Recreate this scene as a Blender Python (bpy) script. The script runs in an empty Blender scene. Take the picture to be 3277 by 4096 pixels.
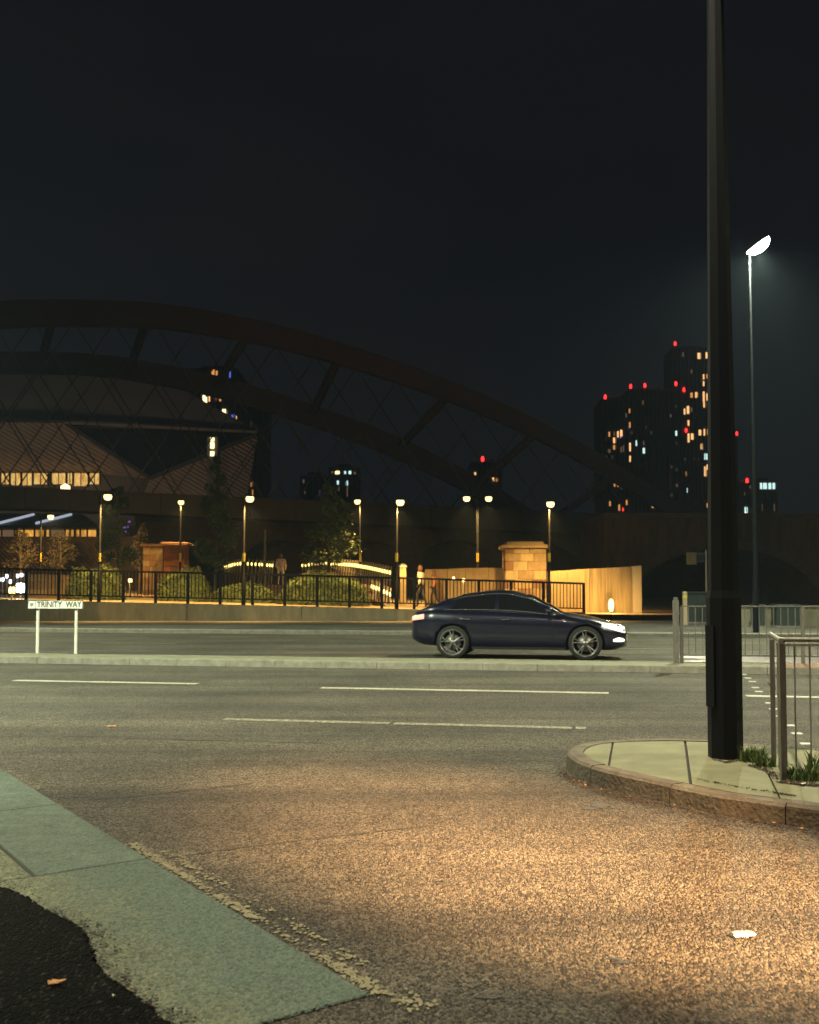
import bpy, bmesh, math, random
from mathutils import Vector, Matrix
from mathutils.noise import noise as pnoise

R = math.radians
SC = bpy.context.scene
COL = SC.collection

# ---------------------------------------------------------------- camera
CAM_H, FPX, PITCH, SHY = 1.35, 4000.0, R(2.5), 144.0
cd = bpy.data.cameras.new('camera')
cam = bpy.data.objects.new('camera', cd)
COL.objects.link(cam)
cam.location = (0, 0, CAM_H)
cam.rotation_euler = (R(90) + PITCH, 0, 0)
cd.sensor_fit = 'VERTICAL'
cd.sensor_height = 24.0
cd.lens = FPX / 4096 * 24.0
cd.shift_y = SHY / 4096
cd.clip_start, cd.clip_end = 0.1, 4000
cd.dof.use_dof = True
cd.dof.focus_distance = 7.5
cd.dof.aperture_fstop = 2.6
SC.camera = cam
SC.render.engine = 'CYCLES'
SC.cycles.use_denoising = True
SC.cycles.sample_clamp_indirect = 3.0
SC.cycles.max_bounces = 6
SC.cycles.volume_bounces = 0
SC.view_settings.view_transform = 'Standard'
SC.view_settings.look = 'None'
SC.view_settings.exposure = 0.25
SC.view_settings.gamma = 1.0

# ---------------------------------------------------------------- night sky
w = bpy.data.worlds.new('World')
SC.world = w
w.use_nodes = True
nt = w.node_tree
nt.nodes.clear()
wo = nt.nodes.new('ShaderNodeOutputWorld')
wb = nt.nodes.new('ShaderNodeBackground')
tc = nt.nodes.new('ShaderNodeTexCoord')
mp = nt.nodes.new('ShaderNodeMapping')
mp.inputs['Scale'].default_value = (1, 1, 2.5)
ns = nt.nodes.new('ShaderNodeTexNoise')
ns.inputs['Scale'].default_value = 3.2
ns.inputs['Detail'].default_value = 4
cr = nt.nodes.new('ShaderNodeValToRGB')
cr.color_ramp.elements[0].position = 0.38
cr.color_ramp.elements[0].color = (0.0044, 0.0050, 0.0070, 1)
cr.color_ramp.elements[1].position = 0.62
cr.color_ramp.elements[1].color = (0.0055, 0.0055, 0.0068, 1)
nt.links.new(tc.outputs['Generated'], mp.inputs['Vector'])
nt.links.new(mp.outputs['Vector'], ns.inputs['Vector'])
nt.links.new(ns.outputs['Fac'], cr.inputs['Fac'])
nt.links.new(cr.outputs['Color'], wb.inputs['Color'])
wb.inputs['Strength'].default_value = 1.0
nt.links.new(wb.outputs['Background'], wo.inputs['Surface'])

# ---------------------------------------------------------------- pixel -> place helpers (photo pixels, 3277 x 4096)
def ray(px, py):
    x = (px - 1638.5) / FPX
    y = -(py - 2048 - SHY) / FPX
    c, s = math.cos(PITCH), math.sin(PITCH)
    return Vector((x, c - y * s, s + y * c))
def P(px, py, d):
    r = ray(px, py)
    return Vector((0, 0, CAM_H)) + r * (d / r.y)
def G(px, py, z=0.0):
    r = ray(px, py)
    return Vector((0, 0, CAM_H)) + r * ((z - CAM_H) / r.z)
def PX(px, d, z=0.0):                # world X of a picture column at depth d
    return (px - 1638.5) / FPX * d
def PZ(py, d):
    return P(1638, py, d).z
A = R(10.8)
UU = Vector((math.cos(A), -math.sin(A), 0))
NN = Vector((math.sin(A), math.cos(A), 0))
def RD(s, c, z=0.0):                 # main-road frame: along, across
    p = UU * s + NN * c
    p.z = z
    return p

# ---------------------------------------------------------------- mesh helpers
class MB:
    def __init__(self):
        self.v, self.f, self.sm = [], [], []
    def add(self, vs, fs, smooth=False):
        b = len(self.v)
        self.v += [tuple(p) for p in vs]
        for f in fs:
            self.f.append(tuple(i + b for i in f))
            self.sm.append(smooth)
        return self
    def box(self, c, s, rz=0.0, m=None, ch=0.0):
        x, y, z = s[0] / 2, s[1] / 2, s[2] / 2
        if ch <= 0:
            vs = [Vector(p) for p in ((-x,-y,-z),(x,-y,-z),(x,y,-z),(-x,y,-z),(-x,-y,z),(x,-y,z),(x,y,z),(-x,y,z))]
            fs = [(0,3,2,1),(4,5,6,7),(0,1,5,4),(1,2,6,5),(2,3,7,6),(3,0,4,7)]
        else:
            k = ch
            vs = [Vector(p) for p in ((-x,-y,-z),(x,-y,-z),(x,y,-z),(-x,y,-z),(-x,-y,z-k),(x,-y,z-k),(x,y,z-k),(-x,y,z-k),
                  (-x+k,-y+k,z),(x-k,-y+k,z),(x-k,y-k,z),(-x+k,y-k,z))]
            fs = [(0,3,2,1),(0,1,5,4),(1,2,6,5),(2,3,7,6),(3,0,4,7),(4,5,9,8),(5,6,10,9),(6,7,11,10),(7,4,8,11),(8,9,10,11)]
        M = m if m is not None else Matrix.Rotation(rz, 3, 'Z')
        return self.add([M @ v + Vector(c) for v in vs], fs)
    def tube(self, pts, rad, n=8, caps=True, smooth=True):
        pts = [Vector(p) for p in pts]
        if not isinstance(rad, (list, tuple)): rad = [rad] * len(pts)
        vs, fs = [], []
        prev = None
        for i, p in enumerate(pts):
            t = (pts[min(i + 1, len(pts) - 1)] - pts[max(i - 1, 0)]).normalized()
            if prev is None:
                a = Vector((0, 0, 1)) if abs(t.z) < 0.9 else Vector((1, 0, 0))
                e1 = t.cross(a).normalized()
            else:
                e1 = (prev - t * prev.dot(t)).normalized()
            prev = e1
            e2 = t.cross(e1)
            for k in range(n):
                an = 2 * math.pi * (k + 0.5) / n
                vs.append(p + (e1 * math.cos(an) + e2 * math.sin(an)) * rad[i])
        for i in range(len(pts) - 1):
            for k in range(n):
                k2 = (k + 1) % n
                fs.append((i * n + k, i * n + k2, (i + 1) * n + k2, (i + 1) * n + k))
        self.add(vs, fs, smooth)
        if caps:
            m = len(pts) - 1
            self.add(vs[:n], [tuple(range(n - 1, -1, -1))])
            self.add(vs[m * n:], [tuple(range(n))])
        return self
    def lathe(self, prof, c, axis='Z', n=20, smooth=True):
        vs, fs = [], []
        c = Vector(c)
        for r, h in prof:
            for k in range(n):
                an = 2 * math.pi * k / n
                a, b = r * math.cos(an), r * math.sin(an)
                vs.append(c + (Vector((a, b, h)) if axis == 'Z' else Vector((a, h, b)) if axis == 'Y' else Vector((h, a, b))))
        for i in range(len(prof) - 1):
            for k in range(n):
                k2 = (k + 1) % n
                fs.append((i * n + k, i * n + k2, (i + 1) * n + k2, (i + 1) * n + k))
        return self.add(vs, fs, smooth)
    def prism(self, poly, z0, z1):
        """poly: list of xy(z ignored); extruded vertically"""
        n = len(poly)
        vs = [(p[0], p[1], z0) for p in poly] + [(p[0], p[1], z1) for p in poly]
        fs = [tuple(range(n, 2 * n)), tuple(range(n - 1, -1, -1))]
        fs += [(i, (i + 1) % n, n + (i + 1) % n, n + i) for i in range(n)]
        return self.add(vs, fs)
    def slab(self, pts, off):
        """planar polygon of 3D points thickened by vector off"""
        n = len(pts)
        off = Vector(off)
        vs = [Vector(p) for p in pts] + [Vector(p) + off for p in pts]
        fs = [tuple(range(n)), tuple(range(2 * n - 1, n - 1, -1))]
        fs += [(i, n + i, n + (i + 1) % n, (i + 1) % n) for i in range(n)]
        return self.add(vs, fs)
    def build(self, name, mat, parent=None, fix=True):
        me = bpy.data.meshes.new(name)
        me.from_pydata(self.v, [], self.f)
        me.polygons.foreach_set('use_smooth', self.sm)
        if fix and len(self.f) < 20000:
            bm = bmesh.new(); bm.from_mesh(me)
            bmesh.ops.recalc_face_normals(bm, faces=bm.faces)
            bm.to_mesh(me); bm.free()
        me.materials.append(mat)
        o = bpy.data.objects.new(name, me)
        COL.objects.link(o)
        if parent: attach(o, parent)
        return o
def attach(o, parent):
    o.parent = parent
    bpy.context.view_layer.update() if False else None
    o.matrix_parent_inverse = Matrix.LocRotScale(parent.location, parent.rotation_euler, parent.scale).inverted() if parent.parent is None else \
        (Matrix.LocRotScale(parent.parent.location, parent.parent.rotation_euler, parent.parent.scale) @ parent.matrix_parent_inverse @ parent.matrix_basis).inverted()
def tag(o, label=None, cat=None, group=None, kind=None):
    if label: o['label'] = label
    if cat: o['category'] = cat
    if group: o['group'] = group
    if kind: o['kind'] = kind
    return o
def empty(name, loc, label=None, cat=None, group=None, kind=None):
    o = bpy.data.objects.new(name, None)
    COL.objects.link(o)
    o.location = loc
    o.empty_display_size = 0.2
    return tag(o, label, cat, group, kind)
def inst(src, loc, parent, name=None, rz=None, scale=None):
    """another piece that shares the mesh of src (src mesh is in local coordinates)"""
    c = src.copy()
    COL.objects.link(c)
    c.parent = None
    c.location = loc
    if rz is not None: c.rotation_euler = (0, 0, rz)
    if scale is not None: c.scale = scale
    attach(c, parent)
    return c

# ---------------------------------------------------------------- materials
def new_mat(name):
    m = bpy.data.materials.new(name)
    m.use_nodes = True
    n = m.node_tree
    n.nodes.clear()
    o = n.nodes.new('ShaderNodeOutputMaterial')
    b = n.nodes.new('ShaderNodeBsdfPrincipled')
    n.links.new(b.outputs[0], o.inputs[0])
    return m, n, b
def N(n, t, **kw):
    x = n.nodes.new('ShaderNode' + t)
    for k, v in kw.items():
        if hasattr(x, k): setattr(x, k, v)
        else: x.inputs[k].default_value = v
    return x
def mixc(n, fac, a, b):
    m = n.nodes.new('ShaderNodeMix')
    m.data_type = 'RGBA'
    for s, v in ((0, fac), (6, a), (7, b)):
        if hasattr(v, 'links') or hasattr(v, 'is_linked'): n.links.new(v, m.inputs[s])
        else: m.inputs[s].default_value = v if s == 0 else (*v, 1)
    return m.outputs[2]
def ramp(n, src, a, b, ca=(0,0,0), cb=(1,1,1)):
    r = n.nodes.new('ShaderNodeValToRGB')
    r.color_ramp.elements[0].position = a; r.color_ramp.elements[0].color = (*ca, 1)
    r.color_ramp.elements[1].position = b; r.color_ramp.elements[1].color = (*cb, 1)
    n.links.new(src, r.inputs[0])
    return r.outputs[0]
def coords(n, sx=1, sy=1, sz=1, obj=False):
    if obj:
        t = n.nodes.new('ShaderNodeTexCoord'); out = t.outputs['Object']
    else:
        t = n.nodes.new('ShaderNodeNewGeometry'); out = t.outputs['Position']
    m = n.nodes.new('ShaderNodeMapping')
    m.inputs['Scale'].default_value = (sx, sy, sz)
    n.links.new(out, m.inputs['Vector'])
    return m.outputs[0]
def plain(name, c1, c2=None, scale=3.0, rough=0.8, metal=0.0, bump=0.0, bscale=30.0, stretch=(1,1,1), spec=0.5, coat=0.0, obj=False):
    m, n, b = new_mat(name)
    c2 = c2 or tuple(x * 0.7 for x in c1)
    v = coords(n, *stretch, obj=obj)
    t = N(n, 'TexNoise', Scale=scale, Detail=6.0, Roughness=0.65)
    n.links.new(v, t.inputs['Vector'])
    f = ramp(n, t.outputs[0], 0.33, 0.67)
    n.links.new(mixc(n, f, c1, c2), b.inputs['Base Color'])
    b.inputs['Roughness'].default_value = rough
    b.inputs['Metallic'].default_value = metal
    b.inputs['Specular IOR Level'].default_value = spec
    b.inputs['Coat Weight'].default_value = coat
    b.inputs['Coat Roughness'].default_value = 0.05
    if bump:
        t2 = N(n, 'TexNoise', Scale=bscale, Detail=4.0)
        n.links.new(v, t2.inputs['Vector'])
        bp = N(n, 'Bump', Strength=bump, Distance=0.02)
        n.links.new(t2.outputs[0], bp.inputs['Height'])
        n.links.new(bp.outputs[0], b.inputs['Normal'])
    return m
def emis(name, col, strength, sample=False):
    m, n, b = new_mat(name)
    b.inputs['Base Color'].default_value = (0.6, 0.6, 0.6, 1)
    b.inputs['Emission Color'].default_value = (*col, 1)
    b.inputs['Emission Strength'].default_value = strength
    if not sample: m.cycles.emission_sampling = 'NONE'
    return m
def asphalt(name, dark, light, chips=(0.15, 0.95), grain=85.0, bump=0.9, rough=0.75, patch=(0.62, 1.25), spec=0.3, dist=0.012, tracks=False):
    m, n, b = new_mat(name)
    v = coords(n, 1, 0.5, 1)
    vo = N(n, 'TexVoronoi', Scale=grain); n.links.new(v, vo.inputs['Vector'])
    vo2 = N(n, 'TexVoronoi', Scale=grain * 0.42); n.links.new(v, vo2.inputs['Vector'])
    big = N(n, 'TexNoise', Scale=0.55, Detail=5.0, Roughness=0.6); n.links.new(coords(n), big.inputs['Vector'])
    fine = N(n, 'TexNoise', Scale=grain * 1.7, Detail=3.0); n.links.new(v, fine.inputs['Vector'])
    mid = N(n, 'TexNoise', Scale=9.0, Detail=5.0, Roughness=0.7); n.links.new(coords(n), mid.inputs['Vector'])
    sep = N(n, 'SeparateColor'); n.links.new(vo.outputs['Color'], sep.inputs[0])
    c = mixc(n, ramp(n, sep.outputs[0], *chips), dark, light)
    bg = ramp(n, big.outputs[0], 0.3, 0.7, (patch[0],) * 3, (patch[1],) * 3)
    mm = n.nodes.new('ShaderNodeMix'); mm.data_type = 'RGBA'; mm.blend_type = 'MULTIPLY'; mm.inputs[0].default_value = 1
    n.links.new(c, mm.inputs[6]); n.links.new(bg, mm.inputs[7])
    m2 = n.nodes.new('ShaderNodeMix'); m2.data_type = 'RGBA'; m2.blend_type = 'MULTIPLY'; m2.inputs[0].default_value = 1
    n.links.new(mm.outputs[2], m2.inputs[6]); n.links.new(ramp(n, mid.outputs[0], 0.3, 0.7, (0.72,) * 3, (1.2,) * 3), m2.inputs[7])
    cfin = m2.outputs[2]
    if tracks:       # wheel tracks and old patching run along the main road, oil and rubber darkened
        mr = n.nodes.new('ShaderNodeMapping'); mr.inputs['Rotation'].default_value = (0, 0, A0); mr.inputs['Scale'].default_value = (0.05, 1.1, 1)
        gg = n.nodes.new('ShaderNodeNewGeometry'); n.links.new(gg.outputs['Position'], mr.inputs['Vector'])
        tn = N(n, 'TexNoise', Scale=1.0, Detail=4.0, Roughness=.6); n.links.new(mr.outputs[0], tn.inputs['Vector'])
        m3 = n.nodes.new('ShaderNodeMix'); m3.data_type = 'RGBA'; m3.blend_type = 'MULTIPLY'; m3.inputs[0].default_value = 1
        n.links.new(cfin, m3.inputs[6]); n.links.new(ramp(n, tn.outputs[0], 0.33, 0.62, (0.58,) * 3, (1.25, 1.2, 1.1)), m3.inputs[7])
        cfin = m3.outputs[2]
    n.links.new(cfin, b.inputs['Base Color'])
    b.inputs['Roughness'].default_value = rough
    b.inputs['Specular IOR Level'].default_value = spec
    # stones stand proud of the binder
    a1 = N(n, 'Math', operation='MULTIPLY_ADD'); a1.inputs[1].default_value = -1.0; a1.inputs[2].default_value = 0.6
    n.links.new(vo.outputs['Distance'], a1.inputs[0])
    a2 = N(n, 'Math', operation='MULTIPLY_ADD'); a2.inputs[1].default_value = -0.9
    n.links.new(vo2.outputs['Distance'], a2.inputs[0]); n.links.new(a1.outputs[0], a2.inputs[2])
    a3 = N(n, 'Math', operation='MULTIPLY_ADD'); a3.inputs[1].default_value = 0.5
    n.links.new(fine.outputs[0], a3.inputs[0]); n.links.new(a2.outputs[0], a3.inputs[2])
    bp = N(n, 'Bump', Strength=bump, Distance=dist)
    n.links.new(a3.outputs[0], bp.inputs['Height'])
    n.links.new(bp.outputs[0], b.inputs['Normal'])
    return m
def worn_paint(name, paint, under, lo, hi, scale=22.0, rough=0.6):
    """paint worn through to the stones: the paint's own shape"""
    m, n, b = new_mat(name)
    v = coords(n, 1, 0.6, 1)
    a = N(n, 'TexNoise', Scale=scale, Detail=8.0, Roughness=0.8); n.links.new(v, a.inputs['Vector'])
    f = ramp(n, a.outputs[0], lo, hi)
    d = N(n, 'TexNoise', Scale=3.0, Detail=4.0); n.links.new(v, d.inputs['Vector'])
    p = mixc(n, ramp(n, d.outputs[0], 0.3, 0.7), paint, tuple(x * 0.7 for x in paint))
    n.links.new(mixc(n, f, under, p), b.inputs['Base Color'])
    b.inputs['Roughness'].default_value = rough
    vo = N(n, 'TexVoronoi', Scale=85.0); n.links.new(v, vo.inputs['Vector'])
    bp = N(n, 'Bump', Strength=0.5, Distance=-0.012)
    n.links.new(vo.outputs['Distance'], bp.inputs['Height'])
    n.links.new(bp.outputs[0], b.inputs['Normal'])
    return m

M = {}
A0 = R(10.8)
M['asphalt'] = asphalt('asphalt', (0.030, 0.028, 0.025), (0.165, 0.152, 0.125), grain=118, bump=1.0, dist=0.019, tracks=True)
M['asphalt_far'] = asphalt('asphalt_far', (0.06, 0.058, 0.052), (0.12, 0.115, 0.10), grain=60, bump=0.4)
M['patch_black'] = asphalt('patch_black', (0.0042, 0.0046, 0.0048), (0.035, 0.038, 0.038), chips=(0.90, 1.0), grain=120, bump=0.8, rough=0.6, spec=0.012)  # near-black; its glitter is painted in as paler specks
M['slab'] = asphalt('slab', (0.062, 0.090, 0.074), (0.100, 0.136, 0.112), grain=110, bump=0.5, rough=0.8, dist=0.008)
M['slab_lamplit'] = asphalt('slab_lamplit', (0.085, 0.115, 0.080), (0.220, 0.220, 0.135), grain=105, bump=0.8, rough=0.8, dist=0.014)  # yellow lamplight put into the slab colour
M['footway'] = plain('footway', (0.200, 0.205, 0.120), (0.145, 0.148, 0.088), 3.5, 0.85, bump=0.15, bscale=60)
M['kerb'] = plain('kerb', (0.27, 0.26, 0.22), (0.17, 0.155, 0.125), 6.0, 0.85, bump=0.35, bscale=35)
M['kerb_dirty'] = plain('kerb_dirty', (0.150, 0.135, 0.100), (0.080, 0.068, 0.050), 7.0, 0.9, bump=0.6, bscale=38)
M['paver_red'] = plain('paver_red', (0.34, 0.17, 0.11), (0.24, 0.12, 0.08), 8.0, 0.85, bump=0.3)
M['joint'] = plain('joint', (0.035, 0.032, 0.026), None, 6.0, 0.95)
M['concrete'] = plain('concrete', (0.25, 0.235, 0.165), (0.17, 0.16, 0.11), 1.2, 0.9, bump=0.25, bscale=18, stretch=(3, 3, 0.8))
M['paint_white'] = worn_paint('paint_white', (0.55, 0.52, 0.40), (0.09, 0.085, 0.075), 0.36, 0.56, 26)
M['paint_thin'] = worn_paint('paint_thin', (0.46, 0.43, 0.30), (0.09, 0.085, 0.075), 0.45, 0.62, 22)
M['paint_yellow'] = worn_paint('paint_yellow', (0.46, 0.43, 0.24), (0.085, 0.079, 0.067), 0.53, 0.60, 34)
M['paint_fleck'] = plain('paint_fleck', (0.235, 0.22, 0.13), (0.14, 0.13, 0.08), 30.0, .8, bump=.5, bscale=80)
M['stud'] = plain('stud', (0.48, 0.49, 0.44), (0.28, 0.28, 0.25), 12.0, 0.6)
M['column'] = plain('column', (0.0055, 0.0085, 0.0120), (0.004, 0.0062, 0.0090), 4.0, 0.6, metal=0.0, spec=0.12, bump=0.05, stretch=(6, 6, 0.7))
M['galv'] = plain('galv', (0.36, 0.35, 0.31), (0.24, 0.225, 0.19), 9.0, 0.5, metal=0.35, stretch=(4, 4, 0.5))
M['galv_old'] = plain('galv_old', (0.19, 0.185, 0.17), (0.11, 0.098, 0.085), 12.0, 0.6, metal=0.25, stretch=(4, 4, 0.6))
M['rail_cream'] = plain('rail_cream', (0.22, 0.19, 0.13), (0.16, 0.13, 0.09), 6.0, .7)
M['rust'] = plain('rust', (0.16, 0.07, 0.035), (0.09, 0.04, 0.02), 14.0, 0.9)
M['black_paint'] = plain('black_paint', (0.006, 0.006, 0.007), (0.004, 0.004, 0.0045), 6.0, 0.6, spec=.15)
M['corten'] = plain('corten', (0.085, 0.076, 0.125), (0.072, 0.064, 0.108), 0.3, 0.95, spec=.1)
M['cable'] = plain('cable', (0.085, 0.08, 0.11), None, 2.0, 0.6)
M['girder'] = plain('girder', (0.05, 0.048, 0.05), (0.032, 0.03, 0.032), 0.5, 0.8)
M['brick_dark'] = plain('brick_dark', (0.09, 0.06, 0.045), (0.05, 0.034, 0.027), 1.4, 0.9, bump=0.4, bscale=9)
M['white_post'] = plain('white_post', (0.82, 0.82, 0.76), (0.7, 0.7, 0.63), 6.0, 0.4)
M['sign_white'] = plain('sign_white', (0.80, 0.80, 0.74), (0.72, 0.72, 0.66), 8.0, 0.35)
M['sign_black'] = plain('sign_black', (0.01, 0.01, 0.012), None, 8.0, 0.4)
M['sign_grey'] = plain('sign_grey', (0.22, 0.27, 0.31), (0.17, 0.21, 0.26), 8.0, 0.5)
M['stone'] = [plain('stone_%d' % i, c, tuple(x * 0.68 for x in c), 2.6, 0.9, bump=0.6, bscale=12, stretch=(2, 2, 0.7))
              for i, c in enumerate(((0.34, 0.245, 0.12), (0.27, 0.19, 0.095), (0.38, 0.285, 0.15), (0.20, 0.105, 0.05)))]
M['boarded'] = plain('boarded', (0.34, 0.255, 0.13), (0.21, 0.15, 0.07), 1.3, 0.9, bump=0.5, bscale=7, stretch=(7, 7, 0.35))
M['boarded_dark'] = plain('boarded_dark', (0.29, 0.22, 0.115), (0.125, 0.088, 0.045), 1.6, 0.9, bump=0.5, bscale=7, stretch=(8, 8, 0.3))
M['smooth_conc'] = plain('smooth_conc', (0.44, 0.36, 0.24), (0.38, 0.31, 0.2), 1.0, 0.85)
M['plaza'] = plain('plaza', (0.30, 0.23, 0.14), (0.22, 0.165, 0.10), 0.9, 0.85)
M['leaf'] = plain('leaf', (0.085, 0.125, 0.030), (0.048, 0.080, 0.020), 2.2, 0.7)
M['leaf_brown'] = plain('leaf_brown', (0.085, 0.068, 0.034), (0.050, 0.042, 0.022), 2.2, 0.75)
M['hedge'] = plain('hedge', (0.065, 0.085, 0.014), (0.034, 0.050, 0.010), 2.6, 0.7)
M['bark'] = plain('bark', (0.10, 0.075, 0.05), (0.06, 0.045, 0.03), 6.0, 0.95, bump=0.6, bscale=20)
M['weed'] = plain('weed', (0.075, 0.125, 0.020), (0.045, 0.085, 0.014), 12.0, 0.6)
M['dry_leaf'] = plain('dry_leaf', (0.50, 0.27, 0.10), (0.33, 0.16, 0.06), 20.0, 0.8)
M['pale_litter'] = plain('pale_litter', (0.75, 0.72, 0.58), (0.6, 0.56, 0.42), 20.0, 0.5)
M['can'] = plain('can', (0.85, 0.84, 0.78), (0.6, 0.58, 0.5), 14.0, 0.28, metal=0.8)
M['dirt'] = plain('dirt', (0.045, 0.036, 0.026), (0.028, 0.022, 0.016), 18.0, 0.95, bump=0.8, bscale=40)
M['stain'] = plain('stain', (0.020, 0.019, 0.018), (0.032, 0.030, 0.027), 30.0, 0.6, bump=0.5, bscale=70)
M['cabinet'] = plain('cabinet', (0.035, 0.05, 0.048), (0.025, 0.036, 0.035), 3.0, 0.6)
M['facade'] = None
M['tower'] = plain('tower', (0.12, 0.11, 0.115), (0.09, 0.083, 0.087), 0.05, 0.8)
M['tower_fin'] = plain('tower_fin', (0.30, 0.26, 0.25), None, 0.05, 0.8)
M['roof_grey'] = plain('roof_grey', (0.20, 0.195, 0.195), (0.165, 0.16, 0.16), 0.12, 0.8)
M['band_grey'] = plain('band_grey', (0.24, 0.20, 0.17), None, 0.5, 0.8)
M['dark_glass'] = plain('dark_glass', (0.012, 0.013, 0.016), None, 0.4, 0.25)
M['canopy'] = plain('canopy', (0.06, 0.06, 0.065), None, 0.8, 0.6)
M['tyre'] = plain('tyre', (0.015, 0.015, 0.016), None, 10, 0.8)
M['alloy'] = plain('alloy', (0.34, 0.33, 0.33), (0.26, 0.25, 0.25), 8, 0.3, metal=0.8)
M['disc'] = plain('disc', (0.20, 0.19, 0.18), None, 8, 0.4, metal=0.7)
M['car_paint'] = plain('car_paint', (0.008, 0.009, 0.028), (0.007, 0.008, 0.024), 2, 0.28, metal=0.2, coat=1.0)
M['car_glass'] = plain('car_glass', (0.010, 0.011, 0.014), None, 1, 0.06, coat=0.6)
M['car_trim'] = plain('car_trim', (0.004, 0.004, 0.0045), None, 3, 0.55)
M['chrome'] = plain('chrome', (0.80, 0.82, 0.78), (0.7, 0.72, 0.7), 3, 0.15, metal=0.95)
M['number_plate'] = plain('number_plate', (0.7, 0.55, 0.08), None, 3, 0.5)
M['skin'] = plain('skin', (0.45, 0.26, 0.18), None, 6, 0.6)
M['hair'] = plain('hair', (0.13, 0.055, 0.025), (0.08, 0.035, 0.018), 20, 0.6)
M['cloth_white'] = plain('cloth_white', (0.70, 0.62, 0.52), (0.58, 0.5, 0.42), 5, 0.9)
M['cloth_cream'] = plain('cloth_cream', (0.62, 0.46, 0.34), (0.5, 0.37, 0.27), 5, 0.9)
M['cloth_rust'] = plain('cloth_rust', (0.36, 0.15, 0.065), (0.27, 0.11, 0.05), 5, 0.9)
M['cloth_dark'] = plain('cloth_dark', (0.03, 0.03, 0.04), None, 5, 0.9)
M['yellow_band'] = plain('yellow_band', (0.70, 0.52, 0.06), (0.6, 0.44, 0.05), 5, 0.5)
M['e_lantern'] = emis('e_lantern', (1.0, 0.70, 0.24), 2.8)
M['e_led'] = emis('e_led', (0.90, 1.0, 0.84), 60.0)
M['e_path'] = emis('e_path', (1.0, 0.74, 0.20), 2.6)
M['e_white'] = emis('e_white', (0.85, 0.92, 1.0), 3.5)
M['e_strip'] = emis('e_strip', (0.62, 0.70, 0.85), 0.5)
M['e_warmwin'] = emis('e_warmwin', (1.0, 0.52, 0.20), 1.3)
M['e_orange'] = emis('e_orange', (1.0, 0.40, 0.10), .7)
M['e_yellowwin'] = emis('e_yellowwin', (1.0, 0.78, 0.36), 2.2)
M['e_coolwin'] = emis('e_coolwin', (0.62, 0.95, 0.90), 1.1)
M['e_dimwin'] = emis('e_dimwin', (1.0, 0.60, 0.35), 0.10)
M['e_faint'] = emis('e_faint', (1.0, 0.62, 0.40), 0.03)
M['e_faintcool'] = emis('e_faintcool', (0.6, 0.8, 0.9), 0.035)
M['e_blue'] = emis('e_blue', (0.12, 0.20, 1.0), 0.9)
M['e_violet'] = emis('e_violet', (0.35, 0.12, 0.8), 0.5)
M['e_red'] = emis('e_red', (1.0, 0.02, 0.02), 4.5)
M['e_head'] = emis('e_head', (1.0, 0.98, 0.86), 9.0)
M['e_lens'] = emis('e_lens', (1.0, 0.96, 0.84), 0.62)
M['e_fog'] = emis('e_fog', (0.95, 1.0, 0.72), 1.5)
M['e_tail'] = emis('e_tail', (1.0, 0.035, 0.022), 1.1)
def interior(name, lo, hi, strength, scale=1.2):
    m, n, b = new_mat(name)
    v = coords(n, 1, 1, 0.5)
    t = N(n, 'TexNoise', Scale=scale, Detail=5.0, Roughness=0.8); n.links.new(v, t.inputs['Vector'])
    n.links.new(ramp(n, t.outputs[0], 0.36, 0.60, lo, hi), b.inputs['Emission Color'])
    b.inputs['Emission Strength'].default_value = strength
    b.inputs['Base Color'].default_value = (0.05, 0.05, 0.05, 1)
    m.cycles.emission_sampling = 'NONE'
    return m
M['interior'] = interior('interior', (0.55, 0.20, 0.02), (1.0, 0.66, 0.20), 0.75)
M['shop'] = interior('shop', (0.25, 0.09, 0.01), (1.0, 0.48, 0.08), 0.85, 0.8)
def ribbed(name, c1, c2, freq, ang):
    m, n, b = new_mat(name)
    v = coords(n)
    mpn = n.nodes.new('ShaderNodeMapping'); mpn.inputs['Rotation'].default_value = (0, ang, 0)
    n.links.new(v, mpn.inputs['Vector'])
    wv = N(n, 'TexWave', Scale=freq); wv.bands_direction = 'X'
    n.links.new(mpn.outputs[0], wv.inputs['Vector'])
    t = N(n, 'TexNoise', Scale=0.2, Detail=4.0); n.links.new(v, t.inputs['Vector'])
    n.links.new(mixc(n, ramp(n, t.outputs[0], 0.3, 0.7), c1, c2), b.inputs['Base Color'])
    b.inputs['Roughness'].default_value = 0.7
    bp = N(n, 'Bump', Strength=0.8, Distance=0.3); n.links.new(wv.outputs[0], bp.inputs['Height'])
    n.links.new(bp.outputs[0], b.inputs['Normal'])
    return m
M['facade'] = ribbed('facade', (0.30, 0.24, 0.20), (0.25, 0.20, 0.17), 0.55, R(60))
M['brick_warm'] = ribbed('brick_warm', (0.13, 0.085, 0.065), (0.10, 0.065, 0.05), 1.3, R(45))

def light(name, kind, loc, power, col, parent=None, target=None, angle=150, blend=0.6, size=0.12):
    l = bpy.data.lights.new(name, kind)
    l.energy = power
    l.color = col
    l.shadow_soft_size = size
    if kind == 'SPOT':
        l.spot_size = R(angle); l.spot_blend = blend
    o = bpy.data.objects.new(name, l)
    COL.objects.link(o)
    o.location = loc
    if target is not None:
        o.rotation_euler = (Vector(target) - Vector(loc)).to_track_quat('-Z', 'Y').to_euler()
    if parent: attach(o, parent)
    return o
WARM = (1.0, 0.58, 0.16)
SODIUM = (1.0, 0.54, 0.23)
LEDC = (0.97, 1.0, 0.66)
LEDT = (0.90, 1.0, 0.68)

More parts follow.
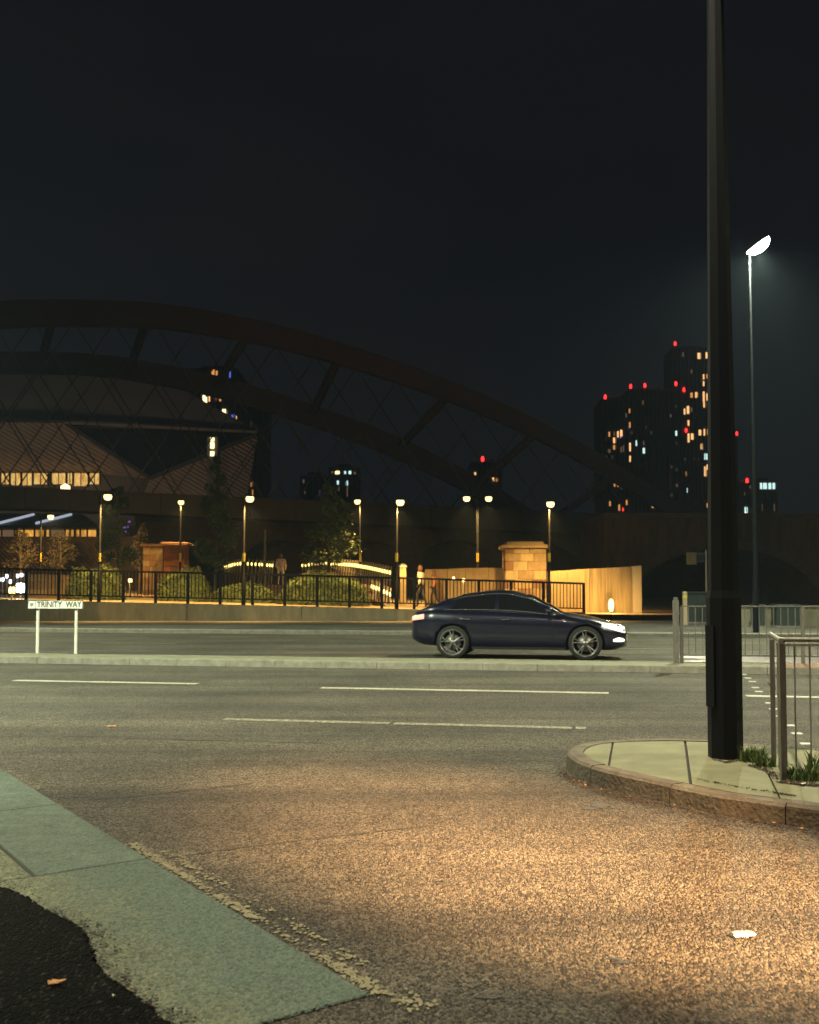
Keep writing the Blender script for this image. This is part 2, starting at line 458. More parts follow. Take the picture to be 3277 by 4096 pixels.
# ================================================================ THE SETTING
def sheet(name, poly, z, mat, kind='structure', parent=None, label=None):
    mb = MB()
    mb.add([(p[0], p[1], z) for p in poly], [tuple(range(len(poly)))])
    o = mb.build(name, mat, parent)
    for pl in o.data.polygons:
        pass
    if o.data.polygons[0].normal.z < 0: o.data.flip_normals()
    if kind and not parent: o['kind'] = kind
    if label: o['label'] = label
    return o
sheet('ground', [(-1500, -300), (1500, -300), (1500, 2500), (-1500, 2500)], -0.03, M['asphalt_far'])
road = sheet('road', [(-70, -25), (70, -25), RD(80, 30.62), RD(-85, 30.62)], 0.0, M['asphalt'])
# far pavement up to the retaining wall
far_pav = sheet('pavement', [RD(-85, 30.75), RD(80, 30.75), (82, 60), (-82, 60)], 0.125, M['asphalt_far'])

def kerb_run(path, length, width, z0, z1, parent, mat, side=1, gap=0.008, name='kerb_stone', ch=0.015):
    """stones along a path; the visible face is on the path, the body lies to its `side`"""
    pts = [Vector((p[0], p[1], 0)) for p in path]
    cum = [0]
    for a, b in zip(pts, pts[1:]): cum.append(cum[-1] + (b - a).length)
    def at(s):
        s = min(max(s, 0), cum[-1])
        for i in range(len(pts) - 1):
            if s <= cum[i + 1] or i == len(pts) - 2:
                t = (s - cum[i]) / max(cum[i + 1] - cum[i], 1e-6)
                return pts[i].lerp(pts[i + 1], t)
    def nor(s):
        t = (at(s + 0.03) - at(s - 0.03)).normalized()
        return Vector((-t.y, t.x, 0)) * side
    n = max(1, round(cum[-1] / length))
    L = cum[-1] / n
    out = []
    rr = random.Random(5)
    for i in range(n):
        a, b = i * L + gap / 2, (i + 1) * L - gap / 2
        k = 4
        vs, fs = [], []
        dz = rr.uniform(-0.004, 0.004)
        for j in range(k + 1):
            s = a + (b - a) * j / k
            p, q = at(s), nor(s)
            for off, z in ((0, z0), (0.006, z1 - ch), (0.006 + ch, z1), (width, z1), (width, z0)):
                v = p + q * off
                vs.append((v.x, v.y, z + (dz if z > z0 else 0)))
        for j in range(k):
            for e in range(4):
                fs.append((j * 5 + e, j * 5 + e + 1, (j + 1) * 5 + e + 1, (j + 1) * 5 + e))
        fs.append((0, 1, 2, 3, 4)); fs.append(tuple(k * 5 + e for e in (4, 3, 2, 1, 0)))
        out.append(MB().add(vs, fs).build(name, mat, parent))
    return out

kerb_run([RD(-22, 30.6), RD(20, 30.6)], 0.92, 0.13, -0.01, 0.132, far_pav, M['kerb'])

# ---- central median
med = empty('median', RD(0, 17.7), kind='structure')
MB().prism([RD(-26, 17.3), RD(24, 17.3), RD(24, 18.2), RD(-26, 18.2)], -0.01, 0.112).build('median_infill', M['footway'], med)
kerb_run([RD(-16, 17.2), RD(12, 17.2)], 0.92, 0.13, -0.01, 0.122, med, M['kerb'])
kerb_run([RD(-16, 18.28), RD(12, 18.28)], 0.92, 0.13, -0.01, 0.122, med, M['kerb'], side=-1)
bk = MB().box((0, 0, 0.007), (0.192, 0.092, 0.016), ch=0.004).build('brick', M['paver_red'], None)
first = True
for i in range(22):
    for j in range(7):
        s = 3.05 + i * 0.2 + (0.1 if j % 2 else 0)
        loc = RD(s, 17.41 + j * 0.104, 0.112)
        if first:
            bk.location = loc; bk.rotation_euler = (0, 0, -A); attach(bk, med); first = False
        else:
            c = bk.copy(); COL.objects.link(c); c.parent = None; c.location = loc; c.rotation_euler = (0, 0, -A); attach(c, med)

# ---- painted lines of the main road
def dash(s0, s1, c, wd, mat, name='lane_line', z=0.004):
    n = max(2, int((s1 - s0) / 0.25))
    rr = random.Random(int(s0 * 100) + 7)
    vs, fs = [], []
    for i in range(n + 1):
        s = s0 + (s1 - s0) * i / n
        vs += [RD(s, c - wd / 2 + rr.uniform(-.008, .008), z), RD(s, c + wd / 2 + rr.uniform(-.008, .008), z)]
    for i in range(n):
        fs.append((2 * i, 2 * i + 2, 2 * i + 3, 2 * i + 1))
    o = MB().add(vs, fs).build(name, mat, road)
    if o.data.polygons[0].normal.z < 0: o.data.flip_normals()
    return o
def sc_of(px, py):
    g = G(px, py)
    return g.dot(UU), g.dot(NN)
for a, b in (((60, 2722), (790, 2736)), ((1290, 2750), (2435, 2775))):
    s0, c0 = sc_of(*a); s1, c1 = sc_of(*b)
    dash(s0, s1, (c0 + c1) / 2, 0.19, M['paint_white'])
for a, b in (((-900, 2700), (-500, 2711)), ((2990, 2788), (3700, 2800))):
    s0, c0 = sc_of(*a); s1, c1 = sc_of(*b)
    dash(s0, s1, 13.6, 0.19, M['paint_white'])
for a, b in (((890, 2879), (1560, 2893)), ((1580, 2893), (2290, 2906)), ((2305, 2906), (2345, 2908))):
    s0, c0 = sc_of(*a); s1, c1 = sc_of(*b)
    dash(s0, s1, 10.1, 0.15, M['paint_thin'], 'edge_line')
for k in range(-4, 5):
    dash(k * 6 - 1, k * 6 + 1.2, 24.4, 0.11, M['paint_thin'])
# crossing studs running across the lane on the right
for px, py in ((2975, 2698), (2992, 2712), (3010, 2726), (3022, 2750), (3036, 2766), (3080, 2812), (3096, 2836), (3126, 2866), (3162, 2902), (3188, 2934), (3225, 2975)):
    g = G(px, py, 0.005)
    MB().box((g.x, g.y, 0.004), (0.10, 0.10, 0.009), -A, ch=0.004).build('crossing_stud', M['stud'], road)

# ---- cracks, stains in the side road
def ribbon(name, pts, wd, mat, z, parent, jit=0.3, seed=1):
    rr = random.Random(seed)
    pts = [Vector((p[0], p[1], 0)) for p in pts]
    dense = []
    for a, b in zip(pts, pts[1:]):
        k = max(2, int((b - a).length / 0.05))
        dense += [a.lerp(b, i / k) for i in range(k)]
    dense.append(pts[-1])
    vs, fs = [], []
    off = 0
    for i, p in enumerate(dense):
        t = (dense[min(i + 1, len(dense) - 1)] - dense[max(i - 1, 0)]).normalized()
        q = Vector((-t.y, t.x, 0))
        off = off * 0.85 + rr.uniform(-1, 1) * wd * jit
        h = wd / 2 * rr.uniform(0.35, 1.25)
        for sg in (-1, 1):
            v = p + q * (off + sg * h)
            vs.append((v.x, v.y, z))
    for i in range(len(dense) - 1):
        fs.append((2 * i, 2 * i + 2, 2 * i + 3, 2 * i + 1))
    o = MB().add(vs, fs).build(name, mat, parent)
    if o.data.polygons[0].normal.z < 0: o.data.flip_normals()
    return o
ribbon('road_crack', [G(*p) for p in ((660, 3436), (900, 3402), (1200, 3362), (1500, 3330), (1720, 3304))], 0.020, M['stain'], 0.0025, road, seed=2)
ribbon('road_crack', [G(*p) for p in ((250, 3200), (480, 3192), (800, 3160), (1000, 3135))], 0.018, M['stain'], 0.0025, road, seed=3)
ribbon('road_crack', [G(*p) for p in ((0, 2940), (300, 2945), (800, 2962), (1300, 2972))], 0.03, M['stain'], 0.0025, road, seed=4)
def blot(name, px, py, rx, ry, mat, z, parent, seed=1, n=18):
    rr = random.Random(seed)
    g = G(px, py)
    vs = [(g.x, g.y, z)]
    for k in range(n):
        a = 2 * math.pi * k / n
        r = rr.uniform(0.45, 1.15)
        vs.append((g.x + math.cos(a) * rx * r, g.y + math.sin(a) * ry * r, z))
    o = MB().add(vs, [(0, 1 + k, 1 + (k + 1) % n) for k in range(n)]).build(name, mat, parent)
    return o
for i, (px, py, rx, ry) in enumerate(((2400, 3222, .06, .10), (2360, 3235, .07, .05), (2450, 3232, .06, .04), (2500, 3850, .05, .02), (2460, 3838, .03, .02),
                                       (1960, 3992, .05, .018), (2110, 3140, .03, .04), (1260, 3690, .008, .01), (1160, 3405, .012, .016))):
    blot('tar_stain', px, py, rx, ry, M['stain'], 0.003, road, seed=i)

# ---- flush paving on the near-side corner: two rows of slabs, then a near-black patch
corner = empty('corner_pavement', G(600, 3700), kind='structure')
E0, E1 = G(1490, 3985), G(0, 3075)               # road edge of the slabs, near end -> far end
ed = (E1 - E0); ed.z = 0; EL = ed.length; ed.normalize()
en = Vector((-ed.y, ed.x, 0))
if en.x > 0: en = -en
def SL(t, o, z=0.0):
    p = E0 + ed * t + en * o
    return Vector((p.x, p.y, z))
ZS = 0.009
def slab_tinted():
    # lamp tints put into the colour, green at the road edge to yellow beyond
    m = M['slab_lamplit'].copy(); m.name = 'slab_tinted'
    n = m.node_tree
    b = [x for x in n.nodes if x.type == 'BSDF_PRINCIPLED'][0]
    old = b.inputs['Base Color'].links[0].from_socket
    geo = n.nodes.new('ShaderNodeNewGeometry')
    dt = n.nodes.new('ShaderNodeVectorMath'); dt.operation = 'DOT_PRODUCT'
    dt.inputs[1].default_value = en
    n.links.new(geo.outputs['Position'], dt.inputs[0])
    off = E0.dot(en)
    nz = N(n, 'TexNoise', Scale=3.0, Detail=6.0, Roughness=.75); n.links.new(geo.outputs['Position'], nz.inputs['Vector'])
    ad = N(n, 'Math', operation='MULTIPLY_ADD'); ad.inputs[1].default_value = 0.7
    n.links.new(nz.outputs[0], ad.inputs[0]); n.links.new(dt.outputs['Value'], ad.inputs[2])
    f = ramp(n, ad.outputs[0], 0, 1)
    rp = f.node
    sb_ = N(n, 'MapRange'); sb_.inputs[1].default_value = off + .62; sb_.inputs[2].default_value = off + 1.1
    n.links.new(ad.outputs[0], sb_.inputs[0])
    sep = [x for x in n.nodes if x.type == 'SEPARATE_COLOR'][0]
    gcol = mixc(n, sep.outputs[0], (0.055, 0.086, 0.069), (0.104, 0.144, 0.117))
    n.links.new(mixc(n, sb_.outputs[0], gcol, old), b.inputs['Base Color'])
    return m
M['slab_tinted'] = slab_tinted()
def slab_piece(t0, t1, o0, o1, mat, name, z=ZS, g=0.006, sk=0.0):
    k = max(2, int((t1 - t0) / 0.12))
    rr = random.Random(int(t0 * 31 + o0 * 77))
    pts = []
    c = 0.006
    poly = [SL(t0 + g, o0 + g), SL(t1 - g, o0 + g), SL(t1 - g + sk, o1 - g), SL(t0 + g + sk, o1 - g)]
    inn = [SL(t0 + g + c, o0 + g + c), SL(t1 - g - c, o0 + g + c), SL(t1 - g - c + sk, o1 - g - c), SL(t0 + g + c + sk, o1 - g - c)]
    vs = [(p.x, p.y, -0.01) for p in poly] + [(p.x, p.y, z - c) for p in poly] + [(p.x, p.y, z) for p in inn]
    fs = [(0, 1, 5, 4), (1, 2, 6, 5), (2, 3, 7, 6), (3, 0, 4, 7), (4, 5, 9, 8), (5, 6, 10, 9), (6, 7, 11, 10), (7, 4, 8, 11), (8, 9, 10, 11)]
    o = MB().add(vs, fs).build(name, mat, corner)
    return o
MB().prism([SL(0.03, 0.02), SL(EL + 6, 0.02), SL(EL + 6, 4.0), SL(0.03, 4.0)], -0.012, 0.0035).build('bedding', M['joint'], corner)
cuts = [0.0, 2.62, 3.62, 4.6, 5.6, 6.6, 7.6, 8.6, 9.6, 10.6]
tx = G(690, 3425); t_a = (tx - E0).dot(ed)
tx = G(500, 3190); t_b = (tx - E0).dot(ed)
cuts = [0.0, t_a, t_b, t_b + 1.4, t_b + 2.8, t_b + 4.2, t_b + 5.6]
for i, (a, b) in enumerate(zip(cuts, cuts[1:])):
    if i == 0:
        slab_piece(a, b, 0.0, 2.6, M['slab_tinted'], 'paving_slab')
    else:
        slab_piece(a, b, 0.0, 0.56, M['slab'], 'paving_slab')
        slab_piece(a, b, 0.56, 2.6, M['slab_tinted'], 'paving_slab')
    if i > 0:
        pass
# near-black patch lapping over the slabs with a ragged edge
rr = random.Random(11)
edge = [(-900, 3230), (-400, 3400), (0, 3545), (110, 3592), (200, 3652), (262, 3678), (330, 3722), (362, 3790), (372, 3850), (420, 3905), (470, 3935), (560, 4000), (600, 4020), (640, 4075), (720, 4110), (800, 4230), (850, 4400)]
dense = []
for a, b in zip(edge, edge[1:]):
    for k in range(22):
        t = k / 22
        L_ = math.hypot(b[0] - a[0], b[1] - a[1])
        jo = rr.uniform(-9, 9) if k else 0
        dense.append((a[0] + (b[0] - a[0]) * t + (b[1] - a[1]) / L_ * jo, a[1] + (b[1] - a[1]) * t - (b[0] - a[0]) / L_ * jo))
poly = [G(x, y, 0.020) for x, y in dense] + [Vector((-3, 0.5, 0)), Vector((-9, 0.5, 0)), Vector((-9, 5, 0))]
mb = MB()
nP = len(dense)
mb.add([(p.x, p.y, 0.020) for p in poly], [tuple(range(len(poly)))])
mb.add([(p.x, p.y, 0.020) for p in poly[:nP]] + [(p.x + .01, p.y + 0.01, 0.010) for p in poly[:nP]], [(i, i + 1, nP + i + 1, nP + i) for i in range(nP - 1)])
tm = mb.build('dark_patch', M['patch_black'], corner, fix=False)
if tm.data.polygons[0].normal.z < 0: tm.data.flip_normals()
# worn double yellow lines beside the slabs
def yline(t0, t1, o, wd, dens=150):
    # what is left of the paint: flecks stuck to the tops of the stones
    rr = random.Random(int(t0 * 13 + o * 100))
    mb_ = MB()
    for i in range(int((t1 - t0) * dens)):
        t = rr.uniform(t0, t1)
        if pnoise(Vector((t * 2.6, o * 30, 4.2))) < -0.08 and rr.random() < .8: continue
        c = SL(t, -o + rr.gauss(0, wd * .33), 0.0045 + .00001 * (i % 90))
        n = 7
        r0 = rr.uniform(.003, .0105)
        ring = [(c.x + math.cos(k * 6.283 / n) * r0 * rr.uniform(.5, 1.2), c.y + math.sin(k * 6.283 / n) * r0 * 1.5 * rr.uniform(.5, 1.2), c.z) for k in range(n)]
        mb_.add(ring, [tuple(range(n))])
    ob = mb_.build('yellow_line', M['paint_fleck'], road, fix=False)
    ob['kind'] = 'stuff'
tb = (G(600, 3365) - E0).dot(ed)
yline(-0.12, tb, 0.035, 0.05, 420)
yline(0.25, tb - 0.25, 0.125, 0.05, 170)
yline((G(130, 3120) - E0).dot(ed) - 0.4, (G(30, 3085) - E0).dot(ed), 0.03, 0.05)
yline(-0.20, -0.02, .09, .10, 260)

# ---- raised footway with rounded nose on the right
isl = empty('corner_footway', (2.4, 7.3, 0), kind='structure')
KZ = 0.125
front = [G(2275, 3022, KZ), G(2300, 3042, KZ), G(2350, 3060, KZ), G(2430, 3083, KZ), G(2560, 3112, KZ), G(2700, 3142, KZ), G(2880, 3178, KZ), G(3080, 3205, KZ), G(3277, 3232, KZ)]
dirf = (front[-1] - front[-3]).normalized()
front += [front[-1] + dirf * 1.5, front[-1] + dirf * 4.5]
back = [G(2262, 3008, KZ), G(2272, 2994, KZ), G(2300, 2979, KZ), G(2350, 2967, KZ), G(2420, 2960, KZ), G(2520, 2955, KZ), G(2680, 2953, KZ), G(2850, 2958, KZ), G(2980, 2972, KZ)]
back += [back[-1] + (UU * 0.97 + NN * -0.25) * t for t in (0.6, 2.0, 6.0)]
path = [Vector((p.x, p.y, 0)) for p in (list(reversed(front)) + back)]     # from near right round the nose to far right
kerb_run(path, 0.78, 0.13, -0.01, KZ, isl, M['kerb_dirty'], side=-1, ch=0.02)
def inset(path, d):
    out = []
    for i, p in enumerate(path):
        t = (path[min(i + 1, len(path) - 1)] - path[max(i - 1, 0)]).normalized()
        out.append(p + Vector((t.y, -t.x, 0)) * d)
    return out
inn = inset(path, 0.137)
base_poly = inset(path, 0.05)
MB().prism(base_poly + [Vector((9, 4, 0))], -0.01, KZ - 0.02).build('bedding', M['joint'], isl)
# concrete bays between the joints at 2445 and 2752
def clip(poly, p, nrm):
    out = []
    for i in range(len(poly)):
        a, b = poly[i], poly[(i + 1) % len(poly)]
        da, db = (a - p).dot(nrm), (b - p).dot(nrm)
        if da >= 0: out.append(a)
        if (da >= 0) != (db >= 0): out.append(a.lerp(b, da / (da - db)))
    return out
full = inn + [Vector((9, 4, 0))]
def jl(a, b):
    p, q = G(*a, KZ), G(*b, KZ)
    t = (q - p); t.z = 0; t.normalize()
    return Vector((p.x, p.y, 0)), Vector((t.y, -t.x, 0)) if t.y < 0 and False else Vector((-t.y, t.x, 0))
j1 = jl((2452, 2968), (2438, 3050)); j2 = jl((2742, 2972), (2760, 3110)); j3 = jl((3020, 2985), (3120, 3190))
for j in (j1, j2, j3):
    pass
def bay(limits):
    pl = full
    for (p, nrm), sgn, g in limits:
        nn = nrm if nrm.x > 0 else -nrm
        pl = clip(pl, p + nn * (g * sgn), nn * sgn)
    if len(pl) > 2:
        MB().prism(pl, 0.0, KZ - 0.003).build('concrete_bay', M['footway'], isl)
bay([(j1, -1, 0.008)])
bay([(j1, 1, 0.008), (j2, -1, 0.010)])
bay([(j2, 1, 0.010), (j3, -1, 0.006)])
bay([(j3, 1, 0.006)])
# dirt in the gutter under the kerb and round the column foot
gp = [Vector((p.x, p.y, 0)) for p in reversed(front)]
gp = [p - Vector((0.03, 0.03, 0)) for p in gp]
def grit(name, pts, n, wd, z, mats, parent, seed, size=.010):
    # windblown grit, leaf crumbs and moss caught along a line
    rr = random.Random(seed)
    pts = [Vector((p[0], p[1], 0)) for p in pts]
    for mi, (mat, share) in enumerate(mats):
        mb_ = MB()
        for i in range(int(n * share)):
            k = rr.randrange(len(pts) - 1)
            p = pts[k].lerp(pts[k + 1], rr.random())
            t = (pts[k + 1] - pts[k]).normalized()
            q = p + Vector((-t.y, t.x, 0)) * abs(rr.gauss(0, wd)) * (1 if wd > 0 else -1)
            if pnoise(Vector((q.x * 4, q.y * 4, seed))) < -.12 and rr.random() < .75: continue
            sz = size * rr.uniform(.3, 1.3)
            a_ = Vector((rr.uniform(-1, 1), rr.uniform(-1, 1), rr.uniform(-.25, .25))).normalized() * sz
            b_ = Vector((-a_.y, a_.x, rr.uniform(-.3, .3) * sz)) * rr.uniform(.4, .9)
            c = Vector((q.x, q.y, z + sz * .3))
            mb_.add([c - a_, c - b_, c + a_, c + b_, c + Vector((0, 0, sz * rr.uniform(.1, .7)))], [(0, 1, 4), (1, 2, 4), (2, 3, 4), (3, 0, 4)])
        o = mb_.build(name, mat, parent, fix=False)
        o['kind'] = 'stuff'
DM = [(M['dirt'], .8), (M['dry_leaf'], .035), (M['stain'], .165)]
cols_l = [(p, (q - p).length) for p, q in zip(gp, gp[1:])]
gden = []
for p, q in zip(gp, gp[1:]):
    k = max(1, int((q - p).length / .15))
    gden += [p.lerp(q, i / k) for i in range(k)]
gden.append(gp[-1])
grit('gutter_grit', gden, 2600, .045, 0.002, DM, road, 21)
grit('gutter_grit', list(reversed(gden)), 900, .012, 0.002, DM, road, 22, .013)
grit('footway_grit', [G(2990, 3062, KZ), G(3060, 3085, KZ), G(3110, 3130, KZ), G(3200, 3140, KZ), G(3300, 3150, KZ)], 900, .05, KZ, DM, isl, 23, .010)
grit('footway_grit', [G(2760, 3112, KZ), G(2900, 3140, KZ), G(3050, 3165, KZ), G(3180, 3185, KZ)], 420, .012, KZ, DM, isl, 24, .008)
grit('footway_grit', [G(2840, 3036, KZ), G(2905, 3052, KZ), G(2975, 3040, KZ)], 260, .02, KZ, DM, isl, 25, .008)

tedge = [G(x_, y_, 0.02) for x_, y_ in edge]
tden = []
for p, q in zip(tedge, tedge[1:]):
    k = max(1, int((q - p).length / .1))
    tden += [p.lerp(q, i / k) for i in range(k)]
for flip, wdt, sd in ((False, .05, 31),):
    grit('patch_crumbs', tden if not flip else list(reversed(tden)), 2200, wdt, .016, [(M['stain'], .7), (M['dirt'], .3)], corner, sd, .008)  # dark flakes strewn along the patch edge to break its outline

# ================================================================ NEAR STREET FURNITURE
# ---- the tall octagonal lighting column on the footway
cb = G(2903, 3028, KZ)
cb.z = KZ - 0.01
col_t = empty('lighting_column', cb, 'tall dark octagonal steel column rising from the rounded footway corner', 'lamp post')
MB().tube([(cb.x, cb.y, cb.z), (cb.x, cb.y, 1.30), (cb.x, cb.y, 1.36)], [0.126, 0.126, 0.117], 8, smooth=False).build('base_section', M['column'], col_t)
MB().tube([(cb.x, cb.y, 1.355), (cb.x, cb.y, 6.0), (cb.x, cb.y, 12.0)], [0.112, 0.060, 0.040], 8, smooth=False).build('shaft', M['column'], col_t)
MB().box((cb.x - 0.118, cb.y - 0.045, 0.80), (0.014, 0.09, 0.60), R(22.5)).build('access_door', M['column'], col_t)
arm_end = Vector((cb.x - 1.9, cb.y - 1.2, 12.45))
MB().tube([(cb.x, cb.y, 11.98), (cb.x - 0.5, cb.y - 0.32, 12.3), arm_end], [0.045, 0.04, 0.035], 8).build('bracket_arm', M['column'], col_t)
MB().box(arm_end + Vector((-0.15, -0.2, 0.0)), (0.30, 0.62, 0.12), R(-58)).build('lantern_housing', M['column'], col_t)
MB().box(arm_end + Vector((-0.15, -0.2, -0.065)), (0.24, 0.5, 0.02), R(-58)).build('lantern_lens', M['e_lantern'], col_t)
hp = arm_end + Vector((-0.15, -0.2, -0.12))
light('lantern_light', 'SPOT', hp, 7600, (1.0, 0.84, 0.58), col_t, target=(0.4, 7.2, 0), angle=105, blend=0.9)

# ---- near guard rail (two panels meeting at a corner post)
def guard_rail(name, pts, zb, ht, label, mat, sp=0.105, br=0.008, low=0.10, posts=True, skip_end=False, rail=(0.05, 0.035)):
    t = empty(name, (pts[0].x, pts[0].y, zb), label, 'guard rail')
    bar = None
    for a, b in zip(pts, pts[1:]):
        a = Vector((a.x, a.y, 0)); b = Vector((b.x, b.y, 0))
        d = b - a; L = d.length; d.normalize(); an = math.atan2(d.y, d.x)
        mid = (a + b) / 2
        MB().box((mid.x, mid.y, zb + ht), (L, rail[0], rail[1]), an, ch=0.006).build('top_rail', mat, t)
        MB().box((mid.x, mid.y, zb + low), (L, 0.04, 0.03), an).build('bottom_rail', mat, t)
        n = int(L / sp)
        for i in range(1, n):
            p = a + d * (L * i / n)
            if bar is None:
                bar = MB().tube([(0, 0, low), (0, 0, ht - 0.018)], br, 6).build('bar', mat, None)
                bar.location = (p.x, p.y, zb); attach(bar, t)
            else:
                inst(bar, (p.x, p.y, zb), t)
    for p in pts if posts else ():
        MB().box((p.x, p.y, zb + ht / 2 - 0.02), (0.05, 0.05, ht + 0.02)).build('post', mat, t)
    return t
ga, gb, gc, gd = Vector((2.74, 7.62, 0)), Vector((2.43, 6.56, 0)), Vector((2.575, 6.93, 0)), Vector((4.7, 6.45, 0))
nr = empty('guard_rail', (gb.x, gb.y, KZ), 'brown weathered pedestrian guard rail with weeds at its foot on the rounded corner', 'guard rail')
HR = 1.03
MB().tube([(ga.x, ga.y, HR), (2.585, 7.1, HR), (gb.x, gb.y, HR)], 0.017, 8).build('top_rail', M['galv'], nr)
MB().tube([(gb.x + .01, gb.y + .03, HR - .01), (gc.x, gc.y, HR - .01), (gd.x, gd.y, HR - .01)], 0.017, 8).build('top_rail', M['galv'], nr)
MB().box(((gc.x + gd.x) / 2, (gc.y + gd.y) / 2, HR - 0.045), (2.17, 0.035, 0.022), math.atan2(gd.y - gc.y, gd.x - gc.x)).build('rail_plate', M['galv'], nr)
MB().box((gb.x, gb.y, (KZ + HR) / 2 - 0.02), (0.034, 0.034, HR - KZ)).build('post', M['galv_old'], nr)
MB().box((2.565, 7.10, (KZ + HR) / 2 - 0.02), (0.032, 0.02, HR - KZ), R(-16)).build('post', M['galv_old'], nr)
MB().box((gc.x, gc.y, (KZ + HR) / 2 - 0.02), (0.034, 0.03, HR - KZ)).build('post', M['galv_old'], nr)
b0 = MB().tube([(0, 0, 0.02), (0, 0, HR - KZ - 0.03)], 0.0065, 6).build('bar', M['galv'], None)
b0.location = (ga.x, ga.y, KZ); attach(b0, nr)
inst(b0, (2.515, 6.86, KZ), nr)
for k in range(1, 22):
    t_ = (k * 0.098 - .02) / (gd - gc).length
    p_ = gc.lerp(gd, t_)
    inst(b0, (p_.x, p_.y, KZ), nr)
MB().box((2.655, 7.36, 0.66), (0.02, 0.44, 0.022), R(-16)).build('clamp', M['rust'], nr)
MB().box((gb.x + 0.07, gb.y + .18, 0.58), (0.02, 0.36, 0.024), R(-21)).build('clamp', M['rust'], nr)

# ---- weeds at the foot of column and rail
def tuft(px, py, n, h, spread, seed, label, z=KZ):
    rr = random.Random(seed)
    g = G(px, py, z)
    mb = MB()
    for i in range(n):
        a, r = rr.uniform(0, 6.28), spread * math.sqrt(rr.random())
        b = Vector((g.x + math.cos(a) * r * 1.6, g.y + math.sin(a) * r, z))
        hh = h * rr.uniform(0.45, 1.1)
        ln = Vector((rr.uniform(-1, 1), rr.uniform(-1, 1), 0)) * hh * 0.6
        wv = Vector((rr.uniform(-1, 1), rr.uniform(-1, 1), 0)).normalized() * rr.uniform(0.003, 0.007)
        m1 = b + ln * 0.35 + Vector((0, 0, hh * 0.6)); tp = b + ln + Vector((0, 0, hh))
        mb.add([b - wv, b + wv, m1 + wv, m1 - wv, tp], [(0, 1, 2, 3), (3, 2, 4)])
    return tag(mb.build('weed_clump', M['weed'], fix=False), label, 'weeds', 'weeds growing on the footway')
tuft(3010, 3045, 170, 0.11, 0.06, 1, 'green grass clump sprouting beside the foot of the octagonal column')
tuft(3060, 3065, 110, 0.08, 0.05, 2, 'low weed clump between the column and the guard rail corner post')
tuft(3210, 3120, 190, 0.10, 0.08, 3, 'spreading green weeds under the panel of the brown guard rail')
tuft(3280, 3095, 90, 0.16, 0.06, 4, 'tall thin grass stalks beneath the bars of the brown guard rail')

# ---- litter and leaves
def leaf_obj(px, py, z, size, mat, label, rot, seed, name='fallen_leaf', cat='leaf'):
    rr = random.Random(seed)
    g = G(px, py, z)
    out = []
    n = 10
    for k in range(n):
        a = 2 * math.pi * k / n
        r = size * (0.5 + 0.5 * abs(math.cos(a * 1.5 + rr.random()))) * rr.uniform(0.8, 1.1)
        out.append((math.cos(a) * r, math.sin(a) * r * 0.6, 0.006 + 0.012 * rr.random()))
    mb = MB()
    top = [(0, 0, 0.012)] + out
    mb.add(top, [(0, 1 + k, 1 + (k + 1) % n) for k in range(n)])
    mb.add([(x_, y_, z_ - 0.003) for x_, y_, z_ in top], [(0, 1 + (k + 1) % n, 1 + k) for k in range(n)])
    o = mb.build(name, mat, fix=False)
    o.location = g; o.rotation_euler = (0, 0, rot)
    return tag(o, label, cat, 'litter on the road')
leaf_obj(222, 3937, 0.021, 0.035, M['dry_leaf'], 'curled orange leaf lying on the near-black ground patch', 0.3, 1)
leaf_obj(448, 2907, 0.004, 0.05, M['dry_leaf'], 'lone orange leaf out on the main road by the lane line', 0.1, 2)
leaf_obj(2395, 3122, 0.008, 0.035, M['pale_litter'], 'pale crumpled scrap in the gutter below the footway nose', 0.8, 3, 'paper_scrap', 'litter')
leaf_obj(2850, 3205, 0.008, 0.035, M['pale_litter'], 'flat pale scrap in the gutter below the octagonal column', 2.0, 4, 'paper_scrap', 'litter')
leaf_obj(2835, 3215, 0.008, 0.025, M['dry_leaf'], 'orange leaf next to the flat pale scrap in the gutter', 1.0, 5)
leaf_obj(3095, 3298, 0.008, 0.025, M['dry_leaf'], 'orange leaf in the gutter further along from the pale scrap', 1.4, 6)
leaf_obj(3208, 3140, KZ + .004, 0.03, M['pale_litter'], 'bright crumpled wrapper among the weeds under the guard rail', 0.4, 7, 'wrapper', 'litter')
leaf_obj(450, 3995, 0.021, 0.012, M['pale_litter'], 'tiny pale fleck on the near-black ground patch', 0.4, 8, 'paper_scrap', 'litter')
g = G(2972, 3748, 0)
can = MB()
rr = random.Random(3)
vs = []
for i in range(7):
    for k in range(8):
        a = 2 * math.pi * k / 8
        r = 0.030 * (1 - 0.25 * abs(i - 3) / 3)
        vs.append((( i - 3) * 0.014 + rr.uniform(-.002, .002), math.cos(a) * r * rr.uniform(0.85, 1.1), 0.011 + math.sin(a) * 0.010 * rr.uniform(.6, 1.2)))
fs = [(i * 8 + k, i * 8 + (k + 1) % 8, (i + 1) * 8 + (k + 1) % 8, (i + 1) * 8 + k) for i in range(6) for k in range(8)] + [tuple(range(8)), tuple(range(48, 56))]
can.add(vs, fs, False)
co = tag(can.build('crushed_can', M['can']), 'shiny crushed flat metal can lying on the orange lit asphalt', 'can')
co.location = g; co.rotation_euler = (0, 0, 0.15)

